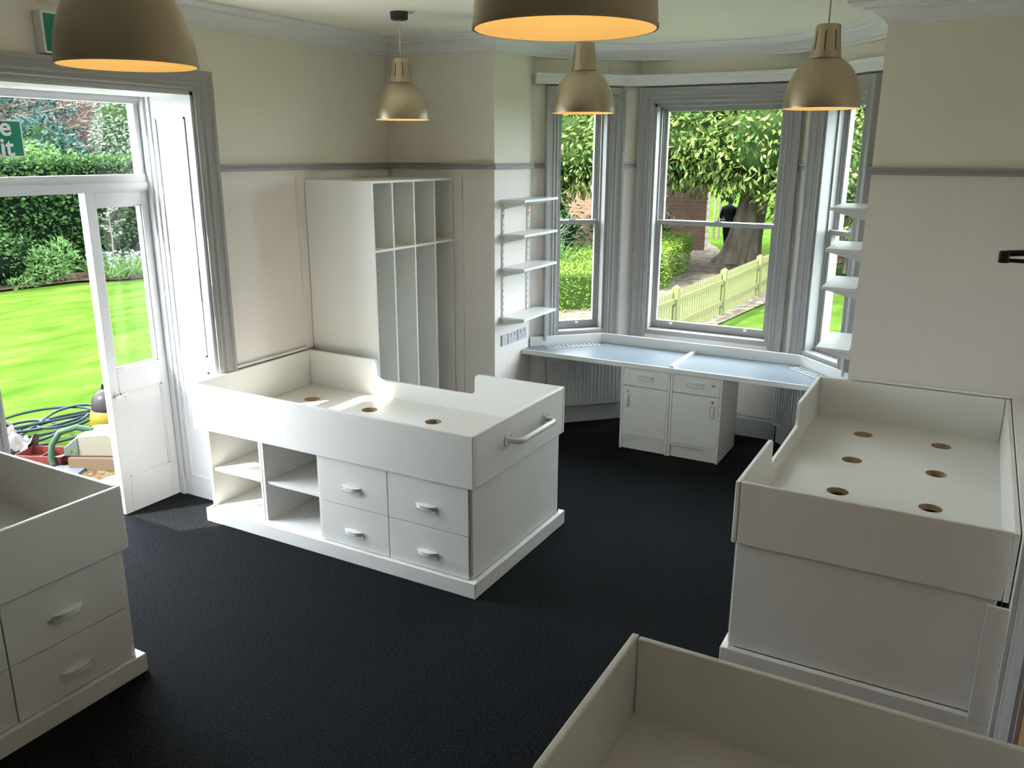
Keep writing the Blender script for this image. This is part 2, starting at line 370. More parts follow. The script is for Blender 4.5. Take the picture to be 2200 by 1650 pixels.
# panelled reveal on the right jamb
m.box(DY1-.03, DY1-.018, XD+.07, XD+.085, .12, DH-.02, F_LEFT); 
for z0, z1 in ((.15, .9), (1.0, 2.45)):
    for (x0, x1, c0, c1) in ((XD+.12, XD+.13, z0, z1), (-.07, -.06, z0, z1), (XD+.12, -.06, z0, z0+.01), (XD+.12, -.06, z1-.01, z1)):
        m.box(DY1-.028, DY1-.019, x0, x1, c0, c1, F_LEFT)
door = struct(m.build('door_1', WHITEJ)); door['label'] = 'white glazed garden door with transom light in the left wall'
architrave('architrave', F_LEFT, DY0, DY1, 0, DH, GREY, door, .898)
g = MB(); g.box(DY0+.06, DY1-.065, XD-.03, XD-.026, 2.115, 2.535, F_LEFT); g.build('transom_glass', GLASS, door)
ly0, ly1 = 3.775, DY1-.025
m = MB()
lt = .06
def lb(a0, a1, z0, z1, b0=XD-lt, b1=XD): m.box(a0, a1, b0, b1, z0, z1, F_LEFT)
gy0, gy1, gz0, gz1 = 3.838, 4.148, .95, 1.94
lb(ly0, gy0, .005, 2.02); lb(gy1, ly1, .005, 2.02); lb(gy0, gy1, gz1, 2.02); lb(gy0, gy1, .80, gz0); lb(gy0, gy1, .005, .24)
lb(gy0, gy1, .24, .80, XD-lt+.01, XD-.008)
for q in ((gy0, gy0+.012, .24, .80), (gy1-.012, gy1, .24, .80), (gy0, gy1, .24, .252), (gy0, gy1, .788, .80)): lb(*q, XD-.02, XD-.003)
for q in ((gy0, gy0+.01, gz0, gz1), (gy1-.01, gy1, gz0, gz1), (gy0, gy1, gz0, gz0+.01), (gy0, gy1, gz1-.01, gz1)): lb(*q, XD-.045, XD-.01)
leaf = m.build('door_leaf', WHITEJ, door, bevel=.002)
g = MB(); g.box(gy0, gy1, XD-.032, XD-.028, gz0, gz1, F_LEFT); g.build('glass_pane', GLASS, leaf)
m = MB(); m.cyl((XD+.0, 3.81, .79), .012, .02, 12, 'x'); m.tube([(XD+.02, 3.81, .79), (XD+.035, 3.812, .79), (XD+.035, 3.84, .80), (XD+.035, 3.86, .785)], .005); m.build('key_latch', CHROME, leaf)
m = MB(); m.box(XD-.045, XD-.015, ly0-.002, ly0+.001, .83, 1.02); m.build('lock_plate', CHROME, leaf)
# hinged open left leaf folded back outside against the facade
m = MB(); X0, X1, Y0, Y1 = -1.16, -.505, 2.90, 2.945
m.box(X0, X0+.08, Y0, Y1, .01, 2.02); m.box(X1-.08, X1, Y0, Y1, .01, 2.02); m.box(X0+.08, X1-.08, Y0, Y1, 1.93, 2.02); m.box(X0+.08, X1-.08, Y0, Y1, .80, .95); m.box(X0+.08, X1-.08, Y0+.012, Y1-.012, .24, .80); m.box(X0+.08, X1-.08, Y0, Y1, .01, .24)
leaf2 = m.build('door_leaf', WHITEJ, door, bevel=.002); g = MB(); g.box(X0+.075, X1-.075, 2.921, 2.924, .945, 1.935); g.build('glass_pane', GLASS, leaf2)
# right wall door
m = MB(); m.box(RDY1-.03, RDY1, -.5, 0, 0, 2.04, F_RIGHT); m.box(RDY0, RDY0+.03, -.5, 0, 0, 2.04, F_RIGHT); m.box(RDY0, RDY1, -.5, 0, 2.01, 2.04, F_RIGHT)
m.box(RDY1-.055, RDY1-.03, -.12, -.06, 0, 2.01, F_RIGHT); m.box(RDY0+.03, RDY0+.055, -.12, -.06, 0, 2.01, F_RIGHT)
d2 = struct(m.build('door_2', GREY)); d2['label'] = 'wooden door in a grey frame in the right wall'
APR = [(n*1.6, h*.8) for n, h in AP]
m = MB(); m.sweep([(RDY0, 0), (RDY0, 2.04), (RDY1, 2.04), (RDY1, 0)], APR, arch_T(F_RIGHT)); m.build('architrave', GREY, d2)
m = MB(); m.box(RDY0+.033, RDY1-.033, -.058, -.015, .01, 2.005, F_RIGHT); d2l = m.build('door_leaf', WOOD, d2)
m = MB(); m.box(3.71, 3.75, -.015, -.008, .86, 1.0, F_RIGHT); m.tube([F_RIGHT(3.73, -.01, .93), F_RIGHT(3.73, .04, .93), F_RIGHT(3.62, .045, .93)], .009); m.build('door_handle', CHROME, d2l)
# ------------------------------------------------------------------ door closer arm
m = MB(); m.box(4.40, 4.47, 2.88, 3.12, 2.045, 2.11)
dc = tag(empty('door_closer', (4.46, 3.0, 2.02)), 'black folding door closer arm sticking out in front of the right-hand wall', 'door closer')
S = (4.46, 3.0, 2.02)
m = MB(); m.box(4.415, 4.46, 2.90, 3.16, 2.045, 2.105); m.build('closer_body', BLACK, dc, .004, shift=S)
m = MB(); m.tube([(4.44, 3.18, 2.03), (4.172, 3.04, 2.020)], .008, 8); m.build('upper_arm', BLACK, dc, shift=S)
m = MB(); m.tube([(4.43, 3.10, 1.995), (4.172, 3.04, 2.004)], .005, 8); m.cyl((4.172, 3.04, 1.998), .012, .028, 16); m.build('lower_arm', BLACK, dc, shift=S)

# ------------------------------------------------------------------ cabin beds
def bow_handle():      # horizontal bow, local: along x, sticks out to -y, origin centre back
    m = MB(); L, Hh, D = .066, .021, .026
    n = 10; pts = []
    for i in range(n+1):
        t = -1+2*i/n; pts.append((t*L, -D*(1-abs(t)**3.5)))
    # curved shell: outer arc strip with lip
    prof = [(Hh, 0), (Hh, .004), (-Hh*.2, .004), (-Hh*.2, 0)]
    vv = []; ff = []
    for x, y in pts:
        vv += [(x, y, Hh*.9), (x, y, -Hh*.1), (x*.94, y+.005, -Hh*.1), (x*.94, min(y+.006, 0), Hh*.9)]
    for i in range(n):
        for j in range(4): ff.append((i*4+j, i*4+(j+1) % 4, (i+1)*4+(j+1) % 4, (i+1)*4+j))
    m.add(vv, ff)
    # top cap closing to the drawer, back ring
    m.add([(x, y, Hh*.9) for x, y in pts]+[(x, y, Hh) for x, y in [(p[0]*.97, 0) for p in pts]], [(i, i+1, n+1+i+1, n+1+i) for i in range(n)])
    ring = [(L*math.copysign(min(1, abs(math.cos(a))**.4), math.cos(a)), Hh*math.copysign(abs(math.sin(a))**.7, math.sin(a))) for a in [2*PI*k/24 for k in range(24)]]
    m.tube([(x, -.002, z) for x, z in ring], .0035, 6, closed=True)
    return m
HANDLE = bow_handle()
def put_handle(parent, mtx, name='handle'):
    m = MB(); m.add([mtx @ Vector(v) for v in HANDLE.v], HANDLE.f); return m.build(name, PLAST, parent, smooth=True)
BL, BW_ = 2.03, 1.06
def hole_board(m, x0, x1, y0, y1, z0, z1, holes, r):
    xs = sorted({x0, x1} | {h[0]-r*1.6 for h in holes} | {h[0]+r*1.6 for h in holes}); ys = sorted({y0, y1} | {h[1]-r*1.6 for h in holes} | {h[1]+r*1.6 for h in holes})
    for i in range(len(xs)-1):
        for j in range(len(ys)-1):
            X0, X1, Y0, Y1 = xs[i], xs[i+1], ys[j], ys[j+1]; hc = [h for h in holes if X0 < h[0] < X1 and Y0 < h[1] < Y1]
            if not hc:
                m.add([(X0, Y0, z1), (X1, Y0, z1), (X1, Y1, z1), (X0, Y1, z1)], [(0, 1, 2, 3)]); continue
            cx, cy = hc[0]; n = 32; vv = []
            for k in range(n):
                a = 2*PI*k/n+PI/4; c, s_ = math.cos(a), math.sin(a); q = max(abs(c), abs(s_))
                vv += [(cx+r*c, cy+r*s_, z1), (cx+(X1-cx)*c/q, cy+(Y1-cy)*s_/q, z1)]
            m.add(vv, [(2*k, 2*k+1, 2*((k+1) % n)+1, 2*((k+1) % n)) for k in range(n)])
def rim_poly(cut):
    z0, z1, zc = -.145, .143, .0
    if not cut: return [(0, z0), (BL, z0), (BL, z1), (0, z1)]
    a, b = cut; R = .035; zc = z1-.137
    P = [(0, z0), (BL, z0), (BL, z1)]
    def arc(cx, cz, r, a0, a1): return [(cx+r*math.cos(t), cz+r*math.sin(t)) for t in [a0+(a1-a0)*k/6 for k in range(7)]]
    P += [(b+R*1.0, z1)]+arc(b+R, z1-R, R, PI/2, PI)[1:]+arc(b-R, zc+R, R, 0, -PI/2)+arc(a+R, zc+R, R, -PI/2, -PI)+arc(a-R, z1-R, R, 0, PI/2)+[(0, z1)]
    return P
def make_bed(loc, rz, cut_near, cut_far, rail_, label, group, shelves=True):
    root = empty('cabin_bed', loc, rz, label=label, cat='bed', group=group)
    t = .022; ZM = .752
    m = MB(); m.box(.05, BL+.01, -.01, BW_+.01, 0, .088); m.build('plinth', BEDW, root, .004)
    def side(cut, y): 
        m = MB(); m.prism(rim_poly(cut), y, y+t, lambda p: Vector((p.x, p.z, p.y+ZM))); return m
    side(cut_near, 0).build('side_board', BEDW, root, .005); side(cut_far, BW_-t).build('side_board', BEDW, root, .005)
    m = MB(); m.box(0.002, t, t+.002, BW_-t-.002, .607, .893); m.build('headboard', BEDW, root, .005)
    m = MB(); m.box(BL-t, BL-.001, t+.002, BW_-t-.002, .607, .895); foot = m.build('footboard', BEDW, root, .005)
    m = MB(); holes = [(x, y) for x in (.29, .78, 1.28) for y in (.33, .745)]
    hole_board(m, t, BL-t, t, BW_-t, .618, .642, holes, .052); m.build('mattress_base', BEDW, root)
    for hx, hy in holes:
        m = MB(); m.lathe([(.052, .642), (.052, .612)], 32, (hx, hy, 0)); m.build('vent_hole_edge', HOLE, root, smooth=True)['label'] = 'raw wood edge of a round vent hole'
    m = MB(); bx0, bx1, by0, by1 = .085, BL-.02, .022, BW_-.02
    m.box(bx0, bx0+.018, by0, by1, .088, .615); m.box(bx1-.018, bx1, by0, by1, .088, .615); m.box(bx0, bx1, by1-.018, by1, .088, .615)
    m.box(bx0, .99, by0, by1, .088, .100); m.box(.99, bx1, by0+.02, by1, .088, .095)
    for x in (.515, .536, .972, 1.478): m.box(x, x+.018, by0+(.0 if x < 1.4 else .02), by1, .10, .615)
    m.box(.072, .085, by0+.01, by1, .088, .615)
    m.build('carcass', BEDW, root, .0015)
    for x0, x1 in ((.104, .515), (.554, .972)):
        m = MB(); m.box(x0, x1, by0+.012, by1-.02, .335, .353); m.build('shelf', BEDW, root, .0015)
    for x0, x1 in ((.993, 1.473), (1.479, 1.99)):
        for z0, z1 in ((.092, .334), (.338, .605)):
            m = MB(); m.box(x0, x1, .012, .030, z0, z1); d = m.build('drawer', BEDW, root, .0015)
            put_handle(d, Matrix.Translation(((x0+x1)/2-.005, .012, z0+.085 if z0 < .2 else z0+.105)))
            m = MB(); m.box(x0+.02, x1-.02, .03, .5, z0+.02, z1-.04)
    if rail_:
        m = MB(); X = BL; ya, yb, zz, pr = .355, .790, .772, .075
        p = [(X-.001, ya, zz), (X+.03, ya, zz)]
        for k in range(7):
            a = PI/2*k/6; p.append((X+pr-.045*(1-math.sin(a)), ya+.0+.045*(1-math.cos(a)), zz))
        for k in range(7):
            a = PI/2*k/6; p.append((X+pr-.045*(1-math.cos(a)), yb-.045*(1-math.sin(a)), zz))
        p += [(X+.03, yb, zz), (X-.001, yb, zz)]
        m.tube(p, .0155, 16)
        for y in (ya, yb):
            m.cyl((X, y, zz), .040, .006, 28, 'x'); m.cyl((X+.005, y, zz), .022, .006, 20, 'x')
        gr = m.build('grab_handle', PLAST, root, smooth=True)
        for y in (ya, yb):
            for a in (.5, 2.6, 4.7):
                m = MB(); m.cyl((X+.0055, y+.031*math.cos(a), zz+.031*math.sin(a)), .0035, .002, 8, 'x'); m.build('screw', DKMETAL, gr)
    return root
make_bed((.02, 3.988, 0), 0, None, (.62, 1.40), True, 'white cabin bed by the garden door with open shelves, four drawers and grab handle', 'white cabin beds')
make_bed((3.336, 6.085, 0), -PI/2, (.67, 1.38), None, False, 'white cabin bed against the right wall with six vent holes in view', 'white cabin beds')
make_bed((3.375, 2.735, 0), -PI/2, (.66, 1.40), None, False, 'nearest white cabin bed at the lower right of the picture', 'white cabin beds')
make_bed((1.085, .695, 0), PI/2, (.62, 1.36), None, False, 'white cabin bed at the left edge, its two drawer stacks facing the carpet', 'white cabin beds')
# boxing and filler around the right-hand bed
m = MB(); m.box(4.400, 4.46, 4.0, 6.09, .0, .905); struct(m.build('trim_4', BEDW, bevel=.003))
m = MB(); m.box(4.325, 4.398, 4.012, 4.03, .09, .60); m.box(4.325, 4.398, 4.012, 4.03, .0, .088); struct(m.build('trim_5', BEDW))
m = MB(); m.box(0, .022, 4.36, 5.035, .897, .915); m.box(3.52, 4.46, 6.07, 6.09, .897, .915); struct(m.build('trim_6', BEDW, bevel=.004))

# ------------------------------------------------------------------ wardrobe pigeonhole unit in the corner
wd = empty('open_wardrobe', (.3, 5.6, 0), label='tall white open wardrobe unit with four narrow bays in the far left corner', cat='wardrobe'); S = (.3, 5.6, 0)
wx, wy0, wy1, wz = .60, 5.10, 6.085, 2.072; t = .016
m = MB(); m.box(.025, wx, wy0, wy0+t, 0, wz); m.build('side_panel', BEDW, wd, .001, shift=S)
m = MB(); m.box(.025, wx, wy1-t, wy1, 0, wz); m.build('side_panel', BEDW, wd, .001, shift=S)
m = MB(); m.box(.025, wx, wy0+t, wy1-t, wz-t, wz); m.build('top_panel', BEDW, wd, .001, shift=S)
m = MB(); m.box(.005, .02, wy0, wy1, 0, wz); m.build('back_panel', BEDW, wd, shift=S)
m = MB(); m.box(.025, wx, wy0+t, wy1-t, 1.603, 1.619); m.build('shelf', BEDW, wd, .001, shift=S)
m = MB(); m.box(.025, wx-.01, wy0+t, wy1-t, .0, .08); m.build('plinth', BEDW, wd, .001, shift=S)
for y in (5.323, 5.572, 5.826):
    m = MB(); m.box(.025, wx, y-t/2, y+t/2, .08, 1.603); m.build('divider', BEDW, wd, .001, shift=S)
    m = MB(); m.box(.025, wx, y-t/2, y+t/2, 1.619, wz-t); m.build('divider', BEDW, wd, .001, shift=S)
m = MB(); m.box(0, .02, 5.035, 5.098, .90, 2.092); m.box(.605, .68, 6.072, 6.09, 0, 2.088); m.box(0, .605, 6.087, 6.09, 2.072, 2.088); struct(m.build('trim_7', WALL))

# ------------------------------------------------------------------ desk in the bay
DZ = .70
dk = empty('bay_desk', (2.23, 6.8, 0), label='built-in blue-grey desk top with white edging across the bay window', cat='desk'); S = (2.23, 6.8, 0)
yf = 6.530
top = [(.956, yf), (3.507, yf), (3.507, 6.66), (3.05, 7.115), (1.41, 7.115), (.956, 6.66)]
m = MB(); m.prism([(a, b+.004) if b == yf else (a, b) for a, b in top], DZ-.030, DZ-.0005); m.build('worktop', DESK, dk, shift=S)
m = MB(); m.box(.956, 3.507, yf-.004, yf+.010, DZ-.036, DZ+.0008); m.build('front_edging', BEDE, dk, .001, shift=S)
m = MB(); m.sweep([(.956, 6.66), (1.41, 7.115), (3.05, 7.115), (3.507, 6.66)], [(0, DZ), (-.018, DZ), (-.018, DZ+.08), (0, DZ+.08)], XY); m.build('upstand', BEDE, dk, .0015, shift=S)
m = MB(); m.box(2.207, 2.238, 6.545, 7.095, DZ, DZ+.018); m.build('cable_strip', BEDE, dk, .0015, shift=S)
def grille(F, a0, a1):
    m = MB(); b0, b1 = .045, .135
    for b in (b0, (b0+b1)/2, b1): m.box(a0, a1, b-.003, b+.003, DZ+.0005, DZ+.006, F)
    n = 12
    for k in range(n+1):
        a = a0+(a1-a0)*k/n; m.box(a-.003, a+.003, b0, b1, DZ+.0005, DZ+.006, F)
    m.build('vent_grille', BEDE, dk, shift=S)
grille(FR(.956, 6.66, Q, Q, Q, -Q), .12, .58); grille(FR(3.507, 6.66, -Q, Q, -Q, -Q), .12, .58)
def pedestal(x0, x1, flip, label):
    S = ((x0+x1)/2, 6.8, 0); r = empty('desk_pedestal', S, label=label, cat='cabinet', group='white lockable desk pedestals')
    y0 = 6.540; t = .017
    m = MB(); m.box(x0, x0+t, y0, 7.03, 0, .664); m.box(x1-t, x1, y0, 7.03, 0, .664); m.box(x0, x1, 7.01, 7.03, 0, .664); m.box(x0, x1, y0+.02, 7.03, .645, .664); m.box(x0+t, x1-t, y0+.004, 7.02, .098, .116)
    m.build('body', BEDW, r, .001, shift=S)
    m = MB(); m.box(x0+t, x1-t, y0+.02, y0+.035, .0, .098); m.build('kick_board', BEDW, r, shift=S)
    m = MB(); m.box(x0+t+.002, x1-t-.002, y0+.002, y0+.018, .52, .658); d = m.build('drawer', BEDW, r, .001, shift=S)
    cx = (x0+x1)/2+(-.005 if flip else .0)
    put_handle(d, Matrix.Translation((cx-S[0], y0+.002-S[1], .588)))
    lx = x0+.058 if not flip else x1-.065
    def lock(p, z):
        m = MB(); m.cyl((lx, y0-.002, z), .009, .006, 16, 'y'); m.cyl((lx, y0-.0035, z), .004, .004, 8, 'y'); m.build('lock', CHROME, p, shift=S)
    lock(d, .605)
    m = MB(); m.box(x0+t+.002, x1-t-.002, y0+.002, y0+.018, .119, .515); dr = m.build('door', BEDW, r, .001, shift=S)
    lock(dr, .478)
    put_handle(dr, Matrix.Translation((lx-S[0], y0+.002-S[1], .40)) @ Matrix.Rotation(PI/2 if flip else -PI/2, 4, 'Y') @ Matrix.Scale(.85, 4))
    return r
pedestal(1.829, 2.220, False, 'white desk pedestal under the bay desk, the left one with keyholes at its left')
pedestal(2.224, 2.617, True, 'white desk pedestal under the bay desk, the right one with keyholes at its right')

# ------------------------------------------------------------------ radiators under the desk
def radiator(F, a0, a1, label):
    o = F((a0+a1)/2, .05, 0); r = empty('radiator', o, label=label, cat='radiator'); S = o
    m = MB(); z0, z1 = .17, .60
    n = int((a1-a0)/.033)
    m.box(a0, a1, .035, .045, z0, z1, F); m.box(a0, a1, .085, .093, z0, z1, F)
    for k in range(n):
        a = a0+.01+(a1-a0-.02)*(k+.5)/n; m.box(a-.009, a+.009, .093, .100, z0+.03, z1-.03, F)
    m.build('front_panel', RAD, r, .002, shift=S)
    m = MB(); m.box(a0, a1, .03, .1, z1, z1+.012, F); m.build('top_grille', RAD, r, shift=S)
    for pa in (a1-.03, a0+.03):
        m = MB(); m.tube([F(pa, .065, z0+.02), F(pa, .065, .0)], .0075, 8); m.build('pipe', CHROME, r, shift=S)
radiator(F_BAYL, .12, .84, 'white panel radiator under the left end of the bay desk')
radiator(F_BAYR, .12, .84, 'white panel radiator under the right end of the bay desk')

# ------------------------------------------------------------------ wall shelves on slotted uprights
def shelf_bay(xw, sx, y0, y1, zs, ups, labs, side):
    for y in ups:
        S = (xw, y, 1.4); m = MB(); z0 = zs[-1]-.06
        m.box(xw, xw+sx*.012, y-.011, y+.011, z0, zs[0]-.008)
        u = m.build('shelf_upright', PLAST, None, shift=S); u.location = S
        tag(u, 'white slotted shelf upright %s %s' % ({0: 'nearest the room', 1: 'nearest the window'}[ups.index(y)], side), 'shelf upright')
        m = MB(); k = int((zs[0]-z0)/.05)
        for i in range(1, k): 
            for dy in (-.005, .005): m.box(xw+sx*.0118, xw+sx*.0125, y+dy-.0015, y+dy+.0015, z0+i*.05, z0+i*.05+.018)
        m.build('slot_pattern', DARKGAP, u, shift=S)['kind'] = 'stuff'
        if sx > 0:
            for q in range(3):
                m = MB(); m.box(xw+.0125, xw+.0132, y-.008, y+.008, 1.79+q*.035, 1.81+q*.035); m.build('paper_label', RED, u, shift=S)['label'] = 'small red paper label'
    names = ['top', 'second', 'third', 'lowest']
    for i, z in enumerate(zs):
        S = (xw, (y0+y1)/2, z); r = tag(empty('wall_shelf', S), 'white wall shelf %s, the %s of four' % (side, names[i]), 'shelf', 'white wall shelves '+side)
        m = MB(); a, b = sorted((xw+sx*.014, xw+sx*.215)); m.box(a, b, y0, y1, z-.018, z); m.build('board', BEDE, r, .002, shift=S)
        for y in ups:
            m = MB(); m.prism([(xw+sx*.012, z-.075), (xw+sx*.012, z-.0185), (xw+sx*.195, z-.0185), (xw+sx*.195, z-.030)], y-.004, y+.004, lambda p: Vector((p.x, p.z, p.y)))
            m.build('bracket', PLAST, r, shift=S)
shelf_bay(.953, 1, 6.165, 6.72, [1.918, 1.665, 1.412, 1.03], [6.205, 6.60], None, 'on the left side of the bay')
shelf_bay(3.51, -1, 6.11, 6.66, [1.940, 1.692, 1.458, 1.072], [6.17, 6.58], None, 'on the right side of the bay')
# sockets
def socket(y0, y1, z0, z1, double, name, label, cat):
    S = (.953, (y0+y1)/2, (z0+z1)/2); m = MB(); m.box(.953, .965, y0, y1, z0, z1); o = m.build(name, SOCK, None, .003, shift=S); o.location = S; tag(o, label, cat)
    m = MB(); zc = (z0+z1)/2
    if double:
        for c in ((y0*.72+y1*.28), (y0*.28+y1*.72)):
            m.box(.9648, .9655, c-.004, c+.004, zc+.004, zc+.016); m.box(.9648, .9655, c-.018, c-.010, zc-.017, zc-.011); m.box(.9648, .9655, c+.010, c+.018, zc-.017, zc-.011)
            m.box(.9648, .9670, c-.006, c+.006, zc+.024, zc+.034)
    else: m.box(.9648, .9655, (y0+y1)/2-.003, (y0+y1)/2+.003, zc-.003, zc+.003)
    m.build('slots', HOLEBK, o, shift=S)
socket(6.185, 6.272, .792, .880, False, 'wall_plate', 'small blank grey outlet plate under the left shelves, nearest the room', 'outlet plate')
socket(6.285, 6.43, .790, .878, True, 'double_socket', 'grey double power socket in the middle of the row under the left shelves', 'power socket')
socket(6.445, 6.592, .790, .878, True, 'double_socket', 'grey double power socket closest to the desk under the left shelves', 'power socket')

# ------------------------------------------------------------------ pendant lamps
def make_lamp():
    r = empty('pendant_lamp', (0, 0, 0)); R = .168
    prof = []
    for k in range(17):
        a = (PI/2)*k/16*.80
        prof.append((R*math.cos(a)**.86 if k else R, .215*math.sin(a)/math.sin(PI/2*.80)))
    # outer dome from rim (z=0) to neck (z=.215)
    rn = .058; prof = [(max(p[0], rn), p[1]) for p in prof]; prof[-1] = (rn+.004, .208)
    m = MB(); m.lathe([(R+.001, -.002), (R+.002, .004)]+prof+[(rn+.003, .212)], 64); m.build('shade', BRASS, r, smooth=True)
    m = MB(); m.lathe([(R-.0005, -.002)]+[(p[0]-.003, p[1]-.002) for p in prof], 64); m.build('shade_lining', SHADEIN, r, smooth=True)
    # slotted cap
    m = MB(); n = 64; r0, r1, z0, z1 = .066, .052, .212, .350
    def rr(z): return r0+(r1-r0)*(z-z0)/(z1-z0)
    zs = [z0, .245, .325, z1]
    slot = [k for k in range(n) if k % 8 == 0]
    for th in (0, -.002):
        for i in range(3):
            for k in range(n):
                if i == 1 and k in slot: continue
                a, b = 2*PI*k/n, 2*PI*(k+1)/n
                m.add([((rr(zs[i])+th)*math.cos(a), (rr(zs[i])+th)*math.sin(a), zs[i]), ((rr(zs[i])+th)*math.cos(b), (rr(zs[i])+th)*math.sin(b), zs[i]), ((rr(zs[i+1])+th)*math.cos(b), (rr(zs[i+1])+th)*math.sin(b), zs[i+1]), ((rr(zs[i+1])+th)*math.cos(a), (rr(zs[i+1])+th)*math.sin(a), zs[i+1])], [(0, 1, 2, 3)])
    m.lathe([(r1, z1), (r1-.006, z1+.004), (.006, z1+.005)], 64); m.lathe([(.0001, .218), (.063, .218)], 32)
    m.lathe([(rn+.003, .210), (r0+.001, .212), (r0+.001, .216)], 60)
    m.build('cap', BRASS, r)
    m = MB(); m.lathe([(.0001, .217), (.02, .217), (.02, .19), (.028, .185), (.028, .16), (.0001, .16)], 20); m.build('lamp_holder', PLAST, r, smooth=True)
    m = MB(); m.lathe([(.0001, .160), (.014, .158), (.018, .14), (.032, .10), (.034, .085), (.028, .065), (.015, .053), (.0001, .05)], 20); m.build('bulb', BULB, r, smooth=True)
    return r
lamp0 = make_lamp()
CABLE = mat('cable_white', (.6, .6, .58), .5)
LAMPS = [((.914, 5.033), 'bronze dome pendant lamp at the far left, hanging in front of the blank back wall'),
         ((2.15, 4.99), 'bronze dome pendant lamp hanging before the left bay window'),
         ((3.403, 4.838), 'bronze dome pendant lamp hanging before the right bay window'),
         ((2.17, 2.16), 'large near bronze pendant lamp above the garden door at the upper left'),
         ((3.402, 2.143), 'large near bronze pendant lamp cut by the top edge, its cream lining glowing')]
LZ = [2.449, 2.463, 2.453, 2.464, 2.472]
for i, ((x, y), lab) in enumerate(LAMPS):
    o = lamp0 if i == 0 else copy_tree(lamp0)
    o.location = (x, y, LZ[i]); tag(o, lab, 'pendant lamp', 'bronze pendant lamps')
    m = MB(); m.tube([(0, 0, .355), (0, 0, H-.045-LZ[i])], .0035, 8); m.build('cable', CABLE, o)
    m = MB(); m.lathe([(.0001, H-.045-LZ[i]), (.045, H-.045-LZ[i]), (.052, H-.04-LZ[i]), (.054, H-LZ[i]-.001), (.0001, H-LZ[i]-.001)], 40); m.build('ceiling_rose', DKMETAL, o, smooth=True)
    ld = bpy.data.lights.new('bulb_light', 'POINT'); ld.energy = .06; ld.color = (1, .72, .38); ld.shadow_soft_size = .03
    lo = bpy.data.objects.new('bulb_light', ld); LINK(lo); lo.location = (x, y, LZ[i]+.035)

# ------------------------------------------------------------------ signs
ex = empty('exit_sign_box', (0, 3.55, 2.80), label='slim white exit light box with green face above the garden door', cat='exit sign'); S = (0, 3.55, 2.80)
m = MB(); m.box(.001, .062, 3.325, 3.725, 2.712, 2.905); m.build('housing', SIGNW, ex, .004, shift=S)
m = MB(); m.box(.062, .065, 3.338, 3.712, 2.722, 2.892); m.build('green_face', GREEN, ex, shift=S)
def text(body, size, name, m_, parent, loc, rot, ext=.0008, align='RIGHT', bold=0):
    c = bpy.data.curves.new(name, 'FONT'); c.body = body; c.size = size; c.extrude = ext; c.align_x = align; c.offset = bold; c.space_line = .80
    t = bpy.data.objects.new(name, c); LINK(t)
    dg = bpy.context.evaluated_depsgraph_get(); me = bpy.data.meshes.new_from_object(t.evaluated_get(dg)); bpy.data.objects.remove(t)
    me.materials.clear(); me.materials.append(m_)
    o = bpy.data.objects.new(name, me); LINK(o); o.location = loc; o.rotation_euler = rot; o.parent = parent; return o
fs = empty('fire_exit_sign', (-.41, 3.24, 2.31), label='green and white Fire exit sign on the transom glass over the garden door', cat='sign')
S = (-.41, 3.24, 2.31)
m = MB(); m.box(-.418, -.414, 3.06, 3.445, 2.222, 2.412); m.build('sign_border', SIGNW, fs, shift=S)
m = MB(); m.box(-.414, -.4125, 3.068, 3.437, 2.230, 2.404); m.build('sign_face', GREEN, fs, shift=S)
text('Fire\nexit', .128, 'lettering', SIGNW, fs, (.0, .145, .024), (PI/2, 0, PI/2), bold=.0026)

# ------------------------------------------------------------------ outdoors
def gz(x, y):
    s = min(1, max(0, ((y+.6*x)-6)/6)); s = s*s*(3-2*s)
    if y < 6.6 and x > -1: s = min(1, max(0, (x+1)/3)) if False else s
    b = -.15-.65*s
    b += max(0, (math.hypot(x, y)-34))*.035
    return b
m = MB(); gx = np.concatenate([np.linspace(-60, -20, 17), np.linspace(-18, 12, 51), np.linspace(15, 60, 12)]); gy = np.concatenate([np.linspace(-30, -4, 8), np.linspace(-2, 40, 71), np.linspace(43, 90, 16)])
def inside(x, y): return -.7 < x < 5.1 and -2.2 < y < 7.7
m.add([(x, y, gz(x, y)-(.35 if inside(x, y) else 0)) for x in gx for y in gy], [(i*len(gy)+j, (i+1)*len(gy)+j, (i+1)*len(gy)+j+1, i*len(gy)+j+1) for i in range(len(gx)-1) for j in range(len(gy)-1)])
struct(m.build('ground', LAWN, smooth=True))
def patch(name, poly, m_, dz, label, cat, step=.5):
    b = bmesh.new(); vs_ = [b.verts.new((x, y, 0)) for x, y in poly]; b.faces.new(vs_)
    bmesh.ops.triangulate(b, faces=b.faces)
    for _ in range(5):
        es = [e for e in b.edges if e.calc_length() > step*1.6]
        if not es: break
        bmesh.ops.subdivide_edges(b, edges=es, cuts=1); bmesh.ops.triangulate(b, faces=b.faces)
    for v in b.verts: v.co.z = gz(v.co.x, v.co.y)+dz+random.uniform(0, .006)
    me = bpy.data.meshes.new(name); b.to_mesh(me); b.free(); me.materials.append(m_); o = bpy.data.objects.new(name, me); LINK(o)
    o['kind'] = 'structure'; o['label'] = label; return o
patch('path', [(-3.4, 12), (-.55, 12), (-.35, 16), (-.3, 19.5), (.1, 24), (1.0, 27.2), (-3.0, 27.4), (-3.45, 28.4), (-4.2, 30), (-6, 31.5), (-9, 31.5), (-9, 29.8), (-5.2, 29.4), (-4.6, 27.6), (-8, 26.5), (-8, 20), (-4, 14)], PATH, .02, 'leaf-strewn gravel path beyond the bay window', 'path')
patch('mulch_strip', [(-.6, 11.5), (-.05, 11.5), (.05, 14.6), (.17, 16.2), (.36, 18.3), (.55, 21), (.8, 25), (-.1, 25), (-.4, 19.5), (-.5, 15.5)], PATH, .03, 'strip of bark along the fence foot', 'mulch')
